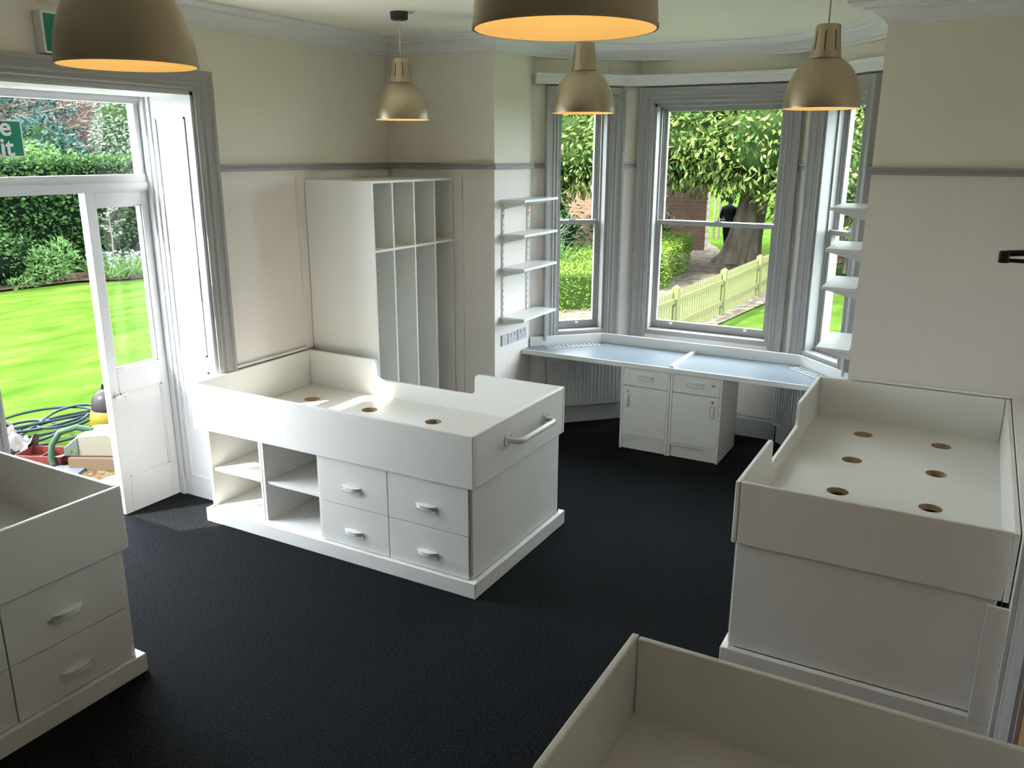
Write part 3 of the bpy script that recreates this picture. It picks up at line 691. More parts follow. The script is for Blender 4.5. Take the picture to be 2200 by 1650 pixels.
patch('flower_bed', [(-10.95, 3), (-10.85, 9.2), (-10.7, 10.4), (-10.15, 11.0), (-9.6, 13), (-8.5, 17), (-12.5, 17.5), (-13.5, 9), (-13.5, 3)], MULCH, .04, 'bark-mulched bed below the dark hedge', 'flower bed')
patch('gravel_strip', [(-2.55, 1), (-2.45, 4.3), (-1.9, 5.4), (-1.6, 8), (-.5, 8), (-.5, 1)], SOIL, .02, 'gravelly soil outside the garden door', 'gravel', .3)
m = MB(); m.box(-4.5, -.5, -4, 3.6, -.3, -.07); m.box(-1.3, -.5, 3.6, 4.3, -.3, -.075); struct(m.build('bounce_paving', PAVE))  # larger slab is unseen, added to bounce sunlight up onto the ceiling

def leaf_mesh(name, pts, size, m_, parent=None, aspect=.42, droop=.5, nrm=None, spread=1.0, tint=None, fold=.25):
    N = len(pts); P = np.asarray(pts, float)
    d = RNG.normal(size=(N, 3)); d[:, 2] = d[:, 2]*.6-droop
    if nrm is not None: d = d*spread+np.asarray(nrm)*.9
    d /= np.linalg.norm(d, axis=1, keepdims=True)
    a = RNG.normal(size=(N, 3)); s = np.cross(d, a); s /= np.linalg.norm(s, axis=1, keepdims=True); n = np.cross(s, d)
    L = size*RNG.uniform(.65, 1.25, (N, 1)); W = L*aspect/2
    tip = P+d*L; mid = P+d*L*.45; l = mid+s*W+n*W*fold*1.5; r = mid-s*W+n*W*fold*1.5
    V = np.stack([P, l, tip, r], 1).reshape(-1, 3)
    me = bpy.data.meshes.new(name); me.vertices.add(4*N); me.vertices.foreach_set('co', V.ravel())
    idx = np.arange(N)[:, None]*4+np.array([[0, 1, 2, 0, 2, 3]]); me.loops.add(6*N); me.loops.foreach_set('vertex_index', idx.ravel().astype('i'))
    me.polygons.add(2*N); me.polygons.foreach_set('loop_start', np.arange(0, 6*N, 3).astype('i')); me.polygons.foreach_set('loop_total', np.full(2*N, 3, 'i'))
    me.update(calc_edges=True)
    t = RNG.uniform(0, 1, N)**1.3 if tint is None else tint
    at = me.attributes.new('tint', 'FLOAT', 'POINT'); at.data.foreach_set('value', np.repeat(t, 4).astype('f'))
    me.materials.append(m_); o = bpy.data.objects.new(name, me); LINK(o)
    if parent: o.parent = parent
    return o
def blob(parts, name, m_, parent, rough=.12, sub=3, shrink=1.0):   # several displaced ellipsoids, local coordinates
    b = bmesh.new()
    for (c, r) in parts:
        q = bmesh.ops.create_icosphere(b, subdivisions=sub, radius=1)
        ph = random.random()*9
        for v in q['verts']:
            n = v.co.normalized(); k = 1+rough*(math.sin(n.x*5+ph)+math.sin(n.y*6+ph*2)+math.sin(n.z*7-ph))/1.5
            v.co = Vector((n.x*r[0]*k*shrink+c[0], n.y*r[1]*k*shrink+c[1], n.z*r[2]*k*shrink+c[2]))
    me = bpy.data.meshes.new(name); b.to_mesh(me); b.free(); me.materials.append(m_); me.polygons.foreach_set('use_smooth', [True]*len(me.polygons))
    o = bpy.data.objects.new(name, me); LINK(o); o.parent = parent; return o
def on_blobs(parts, N, jitter=.25, facing=None):
    vol = np.array([r[0]*r[1]+r[1]*r[2]+r[0]*r[2] for c, r in parts]); pr = vol/vol.sum(); P = []; Nn = []
    while len(P) < N:
        i = RNG.choice(len(parts), p=pr); c, r = parts[i]; n = RNG.normal(size=3); n /= np.linalg.norm(n)
        if facing is not None and n@np.array(facing) < -.35: continue
        k = 1+RNG.uniform(-jitter, jitter*.5); P.append([c[j]+n[j]*r[j]*k for j in range(3)]); Nn.append(n)
    return np.array(P), np.array(Nn)
def bush(name, loc, parts, N, size, lm, core, label, cat, stems=None, facing=None, jitter=.25, **k):
    r = tag(empty(name, loc), label, cat)
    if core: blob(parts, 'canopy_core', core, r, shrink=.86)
    P, n = on_blobs(parts, N, jitter, facing)
    leaf_mesh('foliage', P, size, lm, r, nrm=n, **k)
    if stems:
        m = MB()
        for st in stems: m.tube(st[0], st[1], 10)
        m.build('trunk', BARK, r, smooth=True)
    return r
def hedge(name, poly, z0, z1, N, size, lm, core, label, cat='hedge', rough=.08):
    cx = sum(p[0] for p in poly)/len(poly); cy = sum(p[1] for p in poly)/len(poly)
    r = tag(empty(name, (cx, cy, z0)), label, cat); P = [(x-cx, y-cy) for x, y in poly]; h = z1-z0
    ins = []
    sg = 1 if sum(P[i][0]*P[(i+1) % len(P)][1]-P[(i+1) % len(P)][0]*P[i][1] for i in range(len(P))) > 0 else -1
    for i in range(len(P)):
        a, b, c = Vector(P[i-1]), Vector(P[i]), Vector(P[(i+1) % len(P)]); d1 = (b-a).normalized(); d2 = (c-b).normalized()
        n_ = Vector((-d1.y, d1.x))+Vector((-d2.y, d2.x)); n_ = n_/max(.6, n_.length_squared/2)*sg; ins.append(tuple(b+n_*.13))
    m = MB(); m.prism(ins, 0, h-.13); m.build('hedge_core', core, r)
    pts = []; nn = []; segs = []; tot = 0
    for i in range(len(P)):
        a, b = Vector(P[i]), Vector(P[(i+1) % len(P)]); L = (b-a).length; segs.append((a, b, L*h)); tot += L*h
    area = abs(sum(P[i][0]*P[(i+1) % len(P)][1]-P[(i+1) % len(P)][0]*P[i][1] for i in range(len(P))))/2; 
    for a, b, A in segs:
        d = (b-a).normalized(); no = Vector((d.y, -d.x)); k = int(N*A/(tot+area))
        for _ in range(k):
            t = random.random(); z = random.random()*h; o_ = random.uniform(-.06, .05)+rough*math.sin(t*(b-a).length*2.1+z*3)*.6
            q = a+(b-a)*t+no*o_; pts.append((q.x, q.y, z)); nn.append((no.x, no.y, .1))
    xs = [p[0] for p in P]; ys = [p[1] for p in P]; k = int(N*area/(tot+area)); c = 0
    def inp(x, y):
        s = False; j = len(P)-1
        for i in range(len(P)):
            if (P[i][1] > y) != (P[j][1] > y) and x < (P[j][0]-P[i][0])*(y-P[i][1])/(P[j][1]-P[i][1])+P[i][0]: s = not s
            j = i
        return s
    while c < k:
        x, y = random.uniform(min(xs), max(xs)), random.uniform(min(ys), max(ys))
        if inp(x, y): pts.append((x, y, h+random.uniform(-.09, .03))); nn.append((0, 0, 1)); c += 1
    leaf_mesh('foliage', pts, size, lm, r, nrm=nn, droop=0, aspect=.55)
    return r
# west garden seen through the door
hedge('tall_hedge', [(-12.4, 2), (-11.9, 9), (-11.6, 12), (-10.4, 18), (-9.5, 21), (-12.5, 21.5), (-14.5, 12), (-15, 2)], -.15, 2.09, 95000, .095, L_HEDGE, CORE_D, 'tall dark clipped hedge with a flat top across the far side of the lawn', rough=.14)
bush('dark_shrub', (-11.75, 8.9, -.15), [((0, 0, .5), (.75, 1.1, .75)), ((.1, .9, .3), (.5, .6, .55))], 5200, .09, L_HEDGE, CORE_D, 'rounded dark shrub at the foot of the tall hedge, left of the bright one', 'shrub')
bush('bright_shrub', (-11.0, 10.15, -.12), [((0, -.12, .32), (.28, .32, .30)), ((0, .2, .42), (.22, .28, .34)), ((0, -.3, .15), (.2, .2, .18))], 1300, .10, L_LIME, None, 'bright green leafy shrub in the mulched bed before the dark hedge', 'shrub', droop=-.6, aspect=.3)
bush('grass_tuft', (-10.9, 9.45, -.12), [((0, 0, .05), (.16, .2, .08))], 160, .12, L_LIME, None, 'small green tuft low in the mulched bed', 'plant', droop=-.9, aspect=.2)
r = tag(empty('daffodil_clump', (-10.55, 11.55, -.12)), 'clump of pale daffodils in front of the dark hedge behind the door glass', 'flowers')
P = np.column_stack([RNG.uniform(-.5, .5, 1500), RNG.uniform(-.75, .95, 1500), RNG.uniform(0, .15, 1500)]); leaf_mesh('leaves', P, .30, L_LIME, r, aspect=.09, droop=-1.6)
P = np.column_stack([RNG.uniform(-.5, .5, 230), RNG.uniform(-.75, .95, 230), RNG.uniform(.26, .46, 230)]); leaf_mesh('petals', P, .075, L_WHITE, r, aspect=.9, droop=0)
r = tag(empty('blossom_sapling', (-10.9, 11.35, -.12)), 'slim sapling with white blossom against the dark hedge, seen in the door glass', 'tree')
m = MB(); m.tube([(0, 0, 0), (.02, .02, .7), (0, 0, 1.9)], [.018, .014, .006], 8)
for k in range(14):
    a = k*2.4; z = .75+k*.08; L = .30-.014*k; m.tube([(0, 0, z), (L*math.cos(a), L*math.sin(a), z+.08)], .004, 5)
m.build('stem', BARK, r, smooth=True)
P = []
for k in range(14):
    a = k*2.4; z = .75+k*.08; L = .32-.014*k
    for _ in range(16):
        t = random.uniform(.3, 1); P.append((L*t*math.cos(a)+random.gauss(0, .02), L*t*math.sin(a)+random.gauss(0, .02), z+.08*t+random.gauss(0, .015)))
leaf_mesh('blossom', P, .055, L_WHITE, r, aspect=.7, droop=0)
# trees behind the tall hedge
def conifer(loc, label):
    r = tag(empty('conifer', loc), label, 'tree'); m = MB(); m.tube([(0, 0, 0), (0, 0, 9)], [.3, .08], 10); P = []
    for k in range(60):
        a = k*2.399; z = 1+k*.13; L = 3.2*(1-k/75)
        e = (L*math.cos(a), L*math.sin(a), z-.2+L*.32); m.tube([(0, 0, z), e], [.05, .015], 6)
        for _ in range(160):
            t = random.random()**.6; w_ = .28*(1.1-t)+.05
            P.append((e[0]*t+random.gauss(0, w_), e[1]*t+random.gauss(0, w_), z+(e[2]-z)*t-abs(random.gauss(0, .13))))
    m.build('trunk', BARK, r, smooth=True); leaf_mesh('needles', P, .24, L_CON, r, aspect=.28, droop=.4)
conifer((-24.2, 17.0, .0), 'blue-green conifer with drooping branches behind the hedge, beyond the exit sign')
bush('evergreen_tree', (-20.5, 16.2, .0), [((0, 0, 1.5), (1.1, 1.3, 1.6)), ((0, 1, .9), (.9, 1.0, 1.2))], 5000, .20, L_CON, CORE_M, 'rounded blue-green evergreen just behind the clipped hedge', 'tree', stems=[([(0, 0, 0), (0, 0, 1)], .12)])
bush('lime_bush', (-16.2, 13.7, .0), [((0, -.6, 1.85), (.5, .9, .6)), ((0, .6, 1.6), (.5, .9, .6))], 2200, .13, L_LIME, CORE_L, 'lime green bush peeping over the flat hedge top', 'shrub', stems=[([(0, 0, 0), (0, 0, 1.4)], .05)])
bush('ivy_tree', (-20.5, 20.3, .0), [((0, 0, 2.2), (1.5, 1.9, 2.5)), ((.5, .9, 4.3), (1.3, 1.3, 1.7)), ((0, 3.4, 2.5), (1.5, 2.0, 2.8))], 34000, .16, L_PALE, CORE_M, 'pale ivy-covered tree behind the hedge at the right of the transom glass', 'tree', stems=[([(0, 0, 0), (0, 0, 2)], .2)])
for (x, y, lab) in ((-31, 23.5, 'wide bare tree with pinkish twigs behind the hedge, left one'), (-30, 29.5, 'wide bare tree with pinkish twigs behind the hedge, right one'), (-32, 17.0, 'bare pinkish tree standing behind the conifer')):
    r = tag(empty('bare_tree', (x, y, 0)), lab, 'tree', 'bare trees beyond the hedge'); m = MB()
    m.tube([(0, 0, -.2), (.1, 0, 2.5)], [.35, .26], 10)
    for k in range(46):
        a = random.uniform(0, 2*PI); e1 = Vector((1.6*math.cos(a), 1.6*math.sin(a), random.uniform(2.4, 5))); e2 = e1*1.6+Vector((random.uniform(-.8, .8), random.uniform(-.8, .8), random.uniform(-.4, 1.2)))
        m.tube([(.1, 0, random.uniform(1, 2.5)), e1, e2], [.08, .045, .015], 6)
    m.build('branches', mat('pale_bark_%d' % int(-x), (.07, .055, .045), .9), r)
    parts = [((0, 0, 4.0), (3.6, 3.8, 3.6)), ((0, 0, 2), (3.2, 3.4, 2.0))]
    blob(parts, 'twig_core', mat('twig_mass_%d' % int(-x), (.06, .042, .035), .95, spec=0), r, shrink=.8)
    P, n = on_blobs(parts, 26000, .4, (1, -1, 0)); leaf_mesh('twigs', P, .36, L_TWIG, r, aspect=.045, droop=-.2, fold=0)

# north garden seen through the bay
hedge('box_hedge', [(-6.5, 14.6), (-3.0, 15.3), (-2.30, 16.1), (-2.6, 17.2), (-6.8, 16.6)], -.8, .0, 9000, .055, L_BOX, CORE_L, 'low bright box hedge seen through the left bay window')
hedge('box_hedge', [(-2.9, 18.6), (-2.15, 18.9), (-2.55, 21.4), (-3.0, 23.9), (-4.3, 24.0), (-4.2, 21)], -.8, .05, 14000, .065, L_BOX, CORE_L, 'low bright box hedge beside the path, left of the picket fence')
hedge('box_hedge', [(-5.2, 18.6), (-3.2, 17.6), (-2.95, 18.3), (-4.3, 21), (-5.4, 20.5)], -.8, -.05, 5000, .065, L_BOX, CORE_L, 'low box hedge behind the nearest one, top seen through the left bay window')
bush('grass_clump', (-4.35, 17.7, -.8), [((0, 0, .6), (.35, .3, .3))], 160, .5, L_LIME, None, 'tuft of upright green leaves behind the box hedge', 'plant', droop=-1.4, aspect=.07)
def yucca(loc, n, L, label):
    r = tag(empty('yucca', loc), label, 'plant'); m = MB(); m.tube([(0, 0, 0), (0, 0, .55)], .06, 8); m.build('stem', BARK, r)
    P = []; m2 = MB()
    for k in range(n):
        a = k*2.399; el = math.radians(-15+95*(k/n)); d = Vector((math.cos(a)*math.cos(el), math.sin(a)*math.cos(el), math.sin(el))); s = Vector((-math.sin(a), math.cos(a), 0)); b = Vector((0, 0, .55))
        w_ = .03; m2.add([b-s*w_*.5, b+s*w_*.5, b+d*L*.5+s*w_, b+d*L*.5-s*w_, b+d*L], [(0, 1, 2, 3), (3, 2, 4)])
    me = m2.build('blades', L_YUC, r).data; at = me.attributes.new('tint', 'FLOAT', 'POINT')
    for i in range(len(me.vertices)): at.data[i].value = random.random() if i % 5 else .7
yucca((-4.95, 18.9, -.35), 70, .72, 'spiky pale yucca behind the left bay window')
yucca((1.1, 24.2, -.8), 60, .8, 'spiky yucca seen through the right bay window')
# big laurel-leaved tree
r = tag(empty('laurel_tree', (-1.55, 25.0, -.8)), 'great evergreen tree with large glossy leaves and a thick grey trunk', 'tree')
m = MB(); pth = [(-.38, 0, -.1), (-.33, 0, .2), (-.22, 0, .7), (-.1, 0, 1.3), (.0, 0, 2.0), (.1, 0, 5)]
m.tube(pth, [.70, .56, .47, .42, .39, .3], 20)
for k in range(9):
    a = k*.7+.2; m.tube([(math.cos(a)*.85-.38, math.sin(a)*.85, -.1), (math.cos(a)*.5-.33, math.sin(a)*.5, .16), (math.cos(a)*.3-.2, math.sin(a)*.3, .7), (math.cos(a)*.2, math.sin(a)*.2, 2.0)], [.08, .13, .17, .18], 8)
m.tube([(.7, .3, 0), (.9, .2, 1.2), (1.1, .1, 3)], [.26, .2, .2], 10)
for k in range(9):
    a = k*.9; m.tube([(.1, 0, 2.2+k*.1), (1.9*math.cos(a), 1.9*math.sin(a), 3.1), (4.4*math.cos(a), 3*math.sin(a)-.6, 3.6+.1*k)], [.2, .12, .05], 8)
m.build('trunk', BARK, r, smooth=True)
parts = [((-5.6, -3.2, 3.3), (2.6, 2.0, 1.5)), ((-3.2, -3.6, 3.15), (2.0, 1.7, 1.05)), ((-1.2, -4, 3.45), (1.9, 1.7, 1.1)), ((.9, -3.8, 3.4), (1.8, 1.6, 1.15)), ((2.6, -3.4, 2.7), (1.8, 1.8, 1.5)), ((-4, -2.5, 5), (2.8, 2.2, 2.0)), ((-1, -3, 5.1), (2.8, 2.2, 2.1)), ((2, -2.5, 4.9), (2.7, 2.2, 2.1)), ((4.6, -2.0, 3.6), (2.3, 2.3, 2.6)), ((-.5, 0, 4.6), (6, 2.2, 2.5)), ((.3, -2.3, 7.1), (4.2, 2.8, 1.8)),
         ((-7.2, -4.8, 2.7), (2.2, 1.8, 1.9)), ((-8.0, -3, 4.6), (2.6, 2.2, 2.3))]
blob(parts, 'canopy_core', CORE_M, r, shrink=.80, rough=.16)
P, n = on_blobs(parts, 90000, .26, (.35, -1, .2)); 
ti = np.clip(RNG.uniform(-.1, 1, len(P)), 0, 1)
leaf_mesh('foliage', P, .185, L_LAUREL, r, nrm=n, spread=.8, droop=.75, aspect=.36, tint=ti)
# understorey shrubs
bush('laurel_shrub', (-7.0, 19.6, -.8), [((0, 0, 1.2), (1.5, 1.2, 1.5)), ((1.4, .4, 1.0), (.9, .9, 1.0))], 4500, .15, L_HEDGE, CORE_D, 'dark leafy shrub behind the box hedge in the left bay window', 'shrub')
bush('laurel_shrub', (-5.2, 24.8, -.8), [((0, 0, .8), (1.2, .8, 1.1))], 2600, .13, L_HEDGE, CORE_D, 'dark shrub against the brick garden wall', 'shrub')
bush('conifer_shrub', (2.7, 25.6, -.8), [((0, 0, 1.1), (1.3, 1.1, 1.7)), ((1.8, .5, 1.2), (1.4, 1.1, 1.9))], 5200, .16, L_CON, CORE_M, 'blue-green shrub seen through the right bay window', 'shrub')
def gwall(x0, x1, h, label):
    r = tag(empty('brick_wall', ((x0+x1)/2, 27.6, -.8)), label, 'wall'); hw = (x1-x0)/2
    m = MB(); m.box(-hw, hw, -.18, .18, -.2, h); m.build('brickwork', BRICK, r)
    m = MB(); m.box(-hw-.03, hw+.03, -.22, .22, h, h+.07); m.build('coping', PAVE, r)
gwall(-10, -3.62, 2.5, 'brick garden wall left of the gap by the big tree')
gwall(-1.3, 8, 2.4, 'brick garden wall right of the big tree trunk')
# sapling with stake on the far lawn
r = tag(empty('young_sapling', (-4.3, 31.5, -.8)), 'young bare sapling tied to a stake on the far lawn', 'tree')
m = MB(); m.tube([(0, 0, 0), (0, 0, 1.2), (.05, 0, 2.1), (-.05, 0, 3.2)], [.045, .035, .03, .015], 8); m.tube([(.05, 0, 2.0), (.5, 0, 2.9)], [.022, .01], 6); m.build('stem', mat('birch_bark', (.08, .07, .055), .8, spec=.08), r, smooth=True)
m = MB(); m.box(-.22, -.15, -.04, .04, -.1, 1.5); m.box(-.15, .02, -.01, .01, 1.25, 1.3); m.build('stake', BARK, r)
bush('distant_woods', (-18, 64, .3), [((x, 0, 2.2), (5.5, 3, 3.4+random.random()*2)) for x in (-22, -14, -7, 0, 7, 14, 22, 30, 38)], 26000, .55, leafmat('far_leaf', (.10, .20, .05), (.38, .48, .16), .6, .2, k=0.35), CORE_M, 'line of distant green trees beyond the far lawn', 'trees', facing=(0, -1, 0))
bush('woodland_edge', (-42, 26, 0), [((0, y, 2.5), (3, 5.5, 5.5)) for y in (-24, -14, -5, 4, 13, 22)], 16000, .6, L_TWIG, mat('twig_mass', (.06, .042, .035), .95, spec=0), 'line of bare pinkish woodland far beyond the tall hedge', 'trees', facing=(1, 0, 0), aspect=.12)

# picket fence
A = Vector((-1.05, 12.75, 0)); pts_f = [Vector((-.29, 11.5, 0)), Vector((-.178, 14.02, 0)), Vector((-.067, 16.58, 0)), Vector((.0, 19.2, 0)), Vector((.07, 21.8, 0)), Vector((.14, 24.3, 0))]
fr = tag(empty('picket_fence', (-.18, 17.08, -.8)), 'pale yellow-green picket fence running away beside the lawn', 'fence'); S = (-.18, 17.08, -.8)
pk = None; post = None
for i in range(len(pts_f)):
    p = pts_f[i]; q = pts_f[min(i+1, len(pts_f)-1)] if i < len(pts_f)-1 else p+(p-pts_f[i-1]); d = (q-p).normalized(); n = Vector((d.y, -d.x, 0)); ang = math.atan2(d.y, d.x)
    if post is None:
        m = MB(); h = .90; m.box(-.055, .055, -.055, .055, -.25, h); m.add([(-.055, -.055, h), (.055, -.055, h), (.055, .055, h), (-.055, .055, h), (-.055, 0, h+.04), (.055, 0, h+.04)], [(0, 1, 5, 4), (2, 3, 4, 5), (0, 4, 3), (1, 2, 5)]); post = m.build('post', FENCE, fr); o = post
    else: o = post.copy(); LINK(o)
    o.parent = fr; o.location = p-Vector((S[0], S[1], 0)); o.rotation_euler = (0, 0, ang)
    if i == len(pts_f)-1: break
    L = (q-p).length
    for z in (.27, .68):
        m = MB(); m.box(.0, L, -.022, .022, z-.04, z+.04); o = m.build('rail', FENCE, fr); o.location = p-Vector((S[0], S[1], 0)); o.rotation_euler = (0, 0, ang)
    K = int(L/.118)
    for k in range(K):
        if pk is None:
            m = MB(); m.prism([(-.027, .03), (.027, .03), (.027, .81), (0, .85), (-.027, .81)], 0, .018, lambda P_: Vector((P_.x, P_.z, P_.y))); pk = m.build('picket', FENCE, fr); o = pk
        else: o = pk.copy(); LINK(o)
        o.parent = fr; c = p+d*((k+.5)*L/K)-n*.022+Vector((0, 0, 0)); o.location = c-Vector((S[0], S[1], 0)); o.rotation_euler = (0, 0, ang)

# ------------------------------------------------------------------ person walking away by the tree
def skin(name, m_, parent, pts, edges, rad, sub=2):
    me = bpy.data.meshes.new(name); me.from_pydata(pts, edges, []); o = bpy.data.objects.new(name, me); LINK(o); o.parent = parent
    sk = o.modifiers.new('skin', 'SKIN'); sk.use_smooth_shade = True; ly = me.skin_vertices[0].data if me.skin_vertices else None
    if ly is None:
        bm_ = bmesh.new(); bm_.from_mesh(me); L_ = bm_.verts.layers.skin.verify(); bm_.verts.ensure_lookup_table()
        for v, r_ in zip(bm_.verts, rad): v[L_].radius = (r_ if isinstance(r_, tuple) else (r_, r_))
        bm_.verts[0][L_].use_root = True; bm_.to_mesh(me); bm_.free()
    else:
        for i, r_ in enumerate(rad): ly[i].radius = r_ if isinstance(r_, tuple) else (r_, r_)
        ly[0].use_root = True
    s = o.modifiers.new('sub', 'SUBSURF'); s.levels = sub; s.render_levels = sub; me.materials.append(m_); return o
SKIN = mat('skin', (.06, .038, .028), .6, spec=.08); HAIR = mat('grey_hair', (.045, .042, .036), .8, spec=.08); JACK = mat('black_jacket', (.002, .002, .0025), .6, spec=.08); TROU = mat('dark_trousers', (.003, .003, .004), .7, spec=.08); SHOE = mat('dark_shoe', (.06, .04, .03), .5)
pr = tag(empty('person', (-2.68, 26.6, -.79), math.radians(-15)), 'person in a dark jacket and dark trousers walking away beside the big tree', 'person')
# local: x right, y forward (away)
bp = [(0, 0, .95), (0, .0, 1.12), (0, .02, 1.32), (0, .03, 1.46), (0, .05, 1.54), (0, .07, 1.66), (0, .08, 1.72),
      (-.10, 0, .90), (-.11, .10, .50), (-.11, .16, .09), (-.11, .30, .04), (.10, 0, .90), (.11, -.04, .50), (.12, -.26, .14), (.12, -.16, .04),
      (-.19, .03, 1.42), (-.25, -.04, 1.15), (-.22, .02, .92), (-.21, .05, .84), (.19, .03, 1.42), (.26, .06, 1.15), (.22, .18, .95), (.21, .22, .88)]
be = [(0, 1), (1, 2), (2, 3), (3, 4), (4, 5), (5, 6), (0, 7), (7, 8), (8, 9), (9, 10), (0, 11), (11, 12), (12, 13), (13, 14), (3, 15), (15, 16), (16, 17), (17, 18), (3, 19), (19, 20), (20, 21), (21, 22)]
brd = [.14, .14, (.16, .12), .12, .055, .085, .075, .09, .06, .04, .035, .09, .06, .04, .035, .065, .045, .032, .035, .065, .045, .032, .035]
skin('body', SKIN, pr, bp, be, brd)
skin('trousers', TROU, pr, [bp[0], (0, 0, 1.02), bp[7], bp[8], (-.11, .155, .12), bp[11], bp[12], (.12, -.25, .16)], [(0, 1), (0, 2), (2, 3), (3, 4), (0, 5), (5, 6), (6, 7)], [.155, .15, .105, .078, .062, .105, .078, .062])
skin('jacket', JACK, pr, [(0, 0, .93), bp[1], bp[2], bp[3], (0, .045, 1.52), bp[15], bp[16], (-.222, .01, .95), bp[19], bp[20], (.225, .165, .975)], [(0, 1), (1, 2), (2, 3), (3, 4), (3, 5), (5, 6), (6, 7), (3, 8), (8, 9), (9, 10)], [(.19, .15), (.18, .14), (.20, .15), .15, .07, .09, .065, .052, .09, .065, .052])
m = MB(); m.lathe([(.0001, .115), (.05, .108), (.082, .07), (.096, .02), (.092, -.04), (.07, -.075)], 20, (0, .065, 1.665)); m.build('hair', HAIR, pr, smooth=True)
for q, a in ((bp[10], 0), (bp[14], 0)):
    m = MB(); m.tube([(q[0], q[1]-.20 if q is bp[10] else q[1]-.10, q[2]+.0), (q[0], q[1]-.08, q[2]+.01), (q[0], q[1]+.06, q[2]-.005)], [.045, .048, .035], 10); m.build('shoe', SHOE, pr, smooth=True)

# ------------------------------------------------------------------ things on the ground outside the garden door
HOSE = mat('dark_teal_hose', (.008, .014, .018), .35, spec=.08); YEL = mat('yellow_plastic', (.075, .060, .004), .35, spec=.08); DKG = mat('dark_grey_plastic', (.012, .010, .010), .4, spec=.08); CREAM = mat('cream_machine', (.085, .080, .062), .4, spec=.08)
GHOSE = mat('green_hose', (.014, .032, .018), .4, spec=.08); CARD = mat('cardboard', (.062, .043, .026), .85, var=.05, spec=.08); RTRAY = mat('red_tray', (.060, .013, .011), .4, spec=.08); SHEET = mat('pale_plastic_sheet', (.075, .068, .064), .4, spec=.08); PBLUE = mat('pale_blue_board', (.045, .05, .058), .6, spec=.08)
z0 = -.13
def onto(name, loc, label, cat, m, m_, smooth=True, bevel=0):
    o = m.build(name, m_, None, bevel, smooth, shift=loc); o.location = loc; return tag(o, label, cat)
path = []
for k in range(150):
    t = k/149*2*PI*5.2; R_ = .30+.10*math.sin(t*.37)+.05*math.sin(t*1.7); cx = -2.78+.14*math.sin(t*.21); cy = 4.76+.16*math.cos(t*.23)
    path.append((cx+R_*.95*math.cos(t), cy+R_*1.1*math.sin(t), z0+.02+.012*(k/25)+.035*abs(math.sin(t*.5+1))))
path += [(-2.9, 4.45, z0+.1), (-3.05, 4.38, z0+.12), (-3.18, 4.45, z0+.14), (-3.12, 4.56, z0+.1), (-2.95, 4.6, z0+.05)]
m = MB(); m.tube(path, .0125, 8); onto('hose_pipe', (-2.78, 4.76, z0), 'coil of dark hose pipe lying on the lawn edge outside the garden door', 'hose', m, HOSE)
m = MB(); path = [(-2.42+.11*math.cos(t)*(1+.25*math.sin(3*t)), 4.93+.13*math.sin(t)+.02*t, z0+.02+.004*t) for t in [k*.3 for k in range(44)]]; m.tube(path, .007, 6); onto('blue_cable', (-2.42, 4.93, z0), 'loose tangle of thin pale blue cable beside the dark hose', 'cable', m, mat('blue_cable', (.015, .034, .042), .4, spec=.08))
r = tag(empty('tub_vacuum', (-2.36, 5.07, z0)), 'yellow tub vacuum cleaner with dark top, half hidden by the door edge', 'vacuum cleaner')
m = MB(); m.lathe([(.0001, .03), (.155, .03), (.175, .06), (.18, .14), (.165, .20), (.15, .215), (.0001, .215)], 32); m.build('tub', YEL, r, smooth=True)
m = MB(); m.lathe([(.152, .21), (.155, .225), (.145, .30), (.11, .36), (.05, .385), (.0001, .39)], 32); m.build('motor_head', DKG, r, smooth=True)
m = MB(); m.tube([(-.09, 0, .35), (-.07, 0, .42), (.07, 0, .42), (.09, 0, .35)], .014, 10); m.build('carry_handle', DKG, r, smooth=True)
m = MB(); [m.cyl((.13*math.cos(a), .13*math.sin(a), .0), .025, .03, 12) for a in (.8, 2.4, 4, 5.5)]; m.build('castor', DKG, r)
r = tag(empty('dust_extractor', (-1.74, 4.52, z0+.10), math.radians(28)), 'cream workshop dust extractor with a green suction hose, on a cardboard box', 'extractor')
m = MB(); m.prism([(-.22, .0), (.20, .0), (.20, .15), (.12, .19), (-.10, .17), (-.22, .07)], -.14, .14, lambda P_: Vector((P_.x, P_.z, P_.y))); m.build('housing', CREAM, r, .012)
m = MB(); m.prism([(-.215, .012), (-.10, .012), (-.10, .155), (-.215, .07)], -.146, .146, lambda P_: Vector((P_.x, P_.z, P_.y))); m.build('control_panel', mat('grey_panel', (.04, .043, .042), .4, spec=.08), r, .004)
m = MB(); m.cyl((-.17, -.150, .05), .016, .006, 14, 'y'); m.cyl((-.12, -.150, .05), .018, .006, 14, 'y'); m.build('knob', mat('lime_knob', (.03, .06, .01), .4, spec=.08), r)
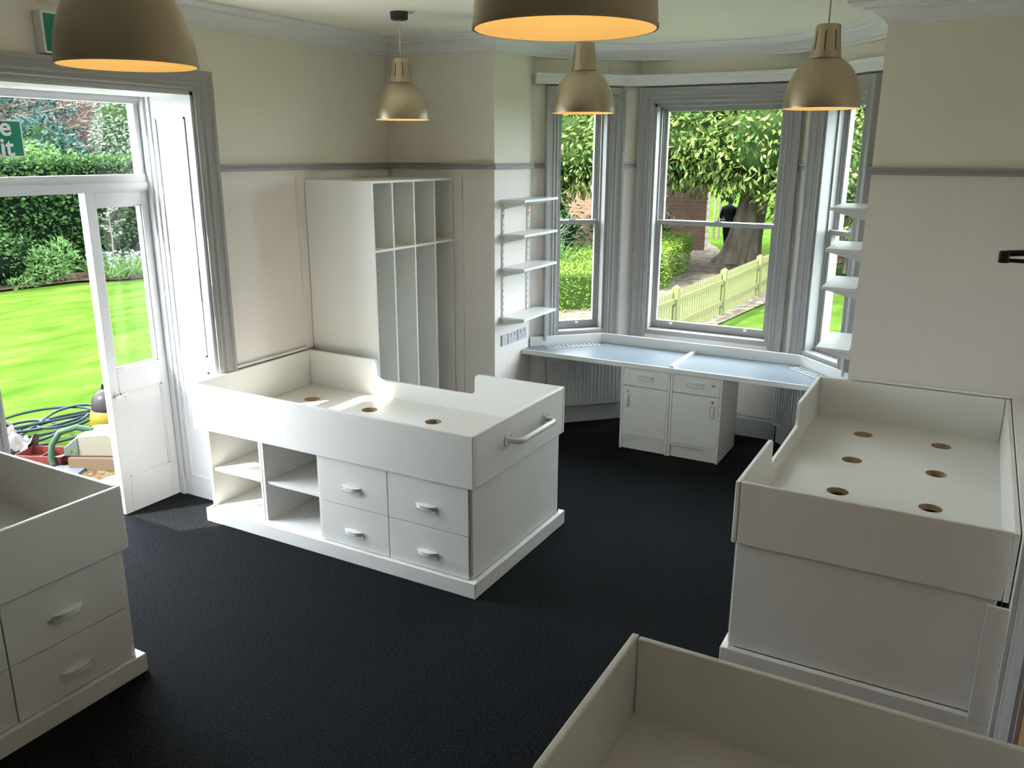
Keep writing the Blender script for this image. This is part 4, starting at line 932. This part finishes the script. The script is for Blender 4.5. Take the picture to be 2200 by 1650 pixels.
m = MB(); m.tube([(-.05, .0, .17), (-.16, -.02, .20), (-.28, -.06, .17), (-.33, -.10, .08), (-.34, -.12, -.02), (-.32, -.13, -.075)], .024, 12); m.build('suction_hose', GHOSE, r, smooth=True)
r = tag(empty('cardboard_box', (-1.70, 4.53, z0), math.radians(28)), 'brown cardboard box standing under the cream machine outside the door', 'box')
m = MB(); m.box(-.22, .22, -.16, .16, 0, .098); m.build('carton', CARD, r, .002)
m = MB(); m.box(-.22, .22, -.02, .02, .098, .0995); m.build('packing_tape', mat('brown_tape', (.04, .024, .012), .3, spec=.08), r)
r = tag(empty('tool_tray', (-2.16, 4.33, z0), math.radians(24)), 'open red plastic tool tray with a yellow mark on the gravel', 'tool tray')
m = MB(); 
for q in ((-.2, .2, -.12, -.108, 0, .08), (-.2, .2, .108, .12, 0, .08), (-.2, -.188, -.12, .12, 0, .08), (.188, .2, -.12, .12, 0, .08), (-.2, .2, -.12, .12, 0, .01), (-.02, -.01, -.12, .12, 0, .06)): m.box(*q)
m.build('tray', RTRAY, r, .003)
m = MB(); m.box(.2, .2015, -.08, .02, .02, .045); m.build('yellow_mark', YEL, r)
m = MB(); m.tube([(.05, -.05, .03), (.15, .06, .04)], .008, 8); m.build('tool', CHROME, r)
b = bmesh.new(); bmesh.ops.create_grid(b, x_segments=24, y_segments=24, size=.2)
for v in b.verts: v.co.z = .05+.045*math.sin(v.co.x*31+v.co.y*9)+.04*math.sin(v.co.y*27-v.co.x*14)+.03*random.random()
me = bpy.data.meshes.new('plastic_sheet'); b.to_mesh(me); b.free(); me.materials.append(SHEET); me.polygons.foreach_set('use_smooth', [True]*len(me.polygons))
o = bpy.data.objects.new('plastic_sheet', me); LINK(o); o.location = (-2.55, 4.22, z0+.03); tag(o, 'crumpled pale plastic sheet beside the red tray', 'plastic sheet')
m = MB(); m.box(-.16, .16, -.11, .11, 0, .02); o = m.build('offcut_board', PBLUE, None, .002, loc=(-1.82, 4.22, z0)); o.rotation_euler = (0, 0, .5); tag(o, 'pale blue-white board offcut lying in front of the red tray', 'board')
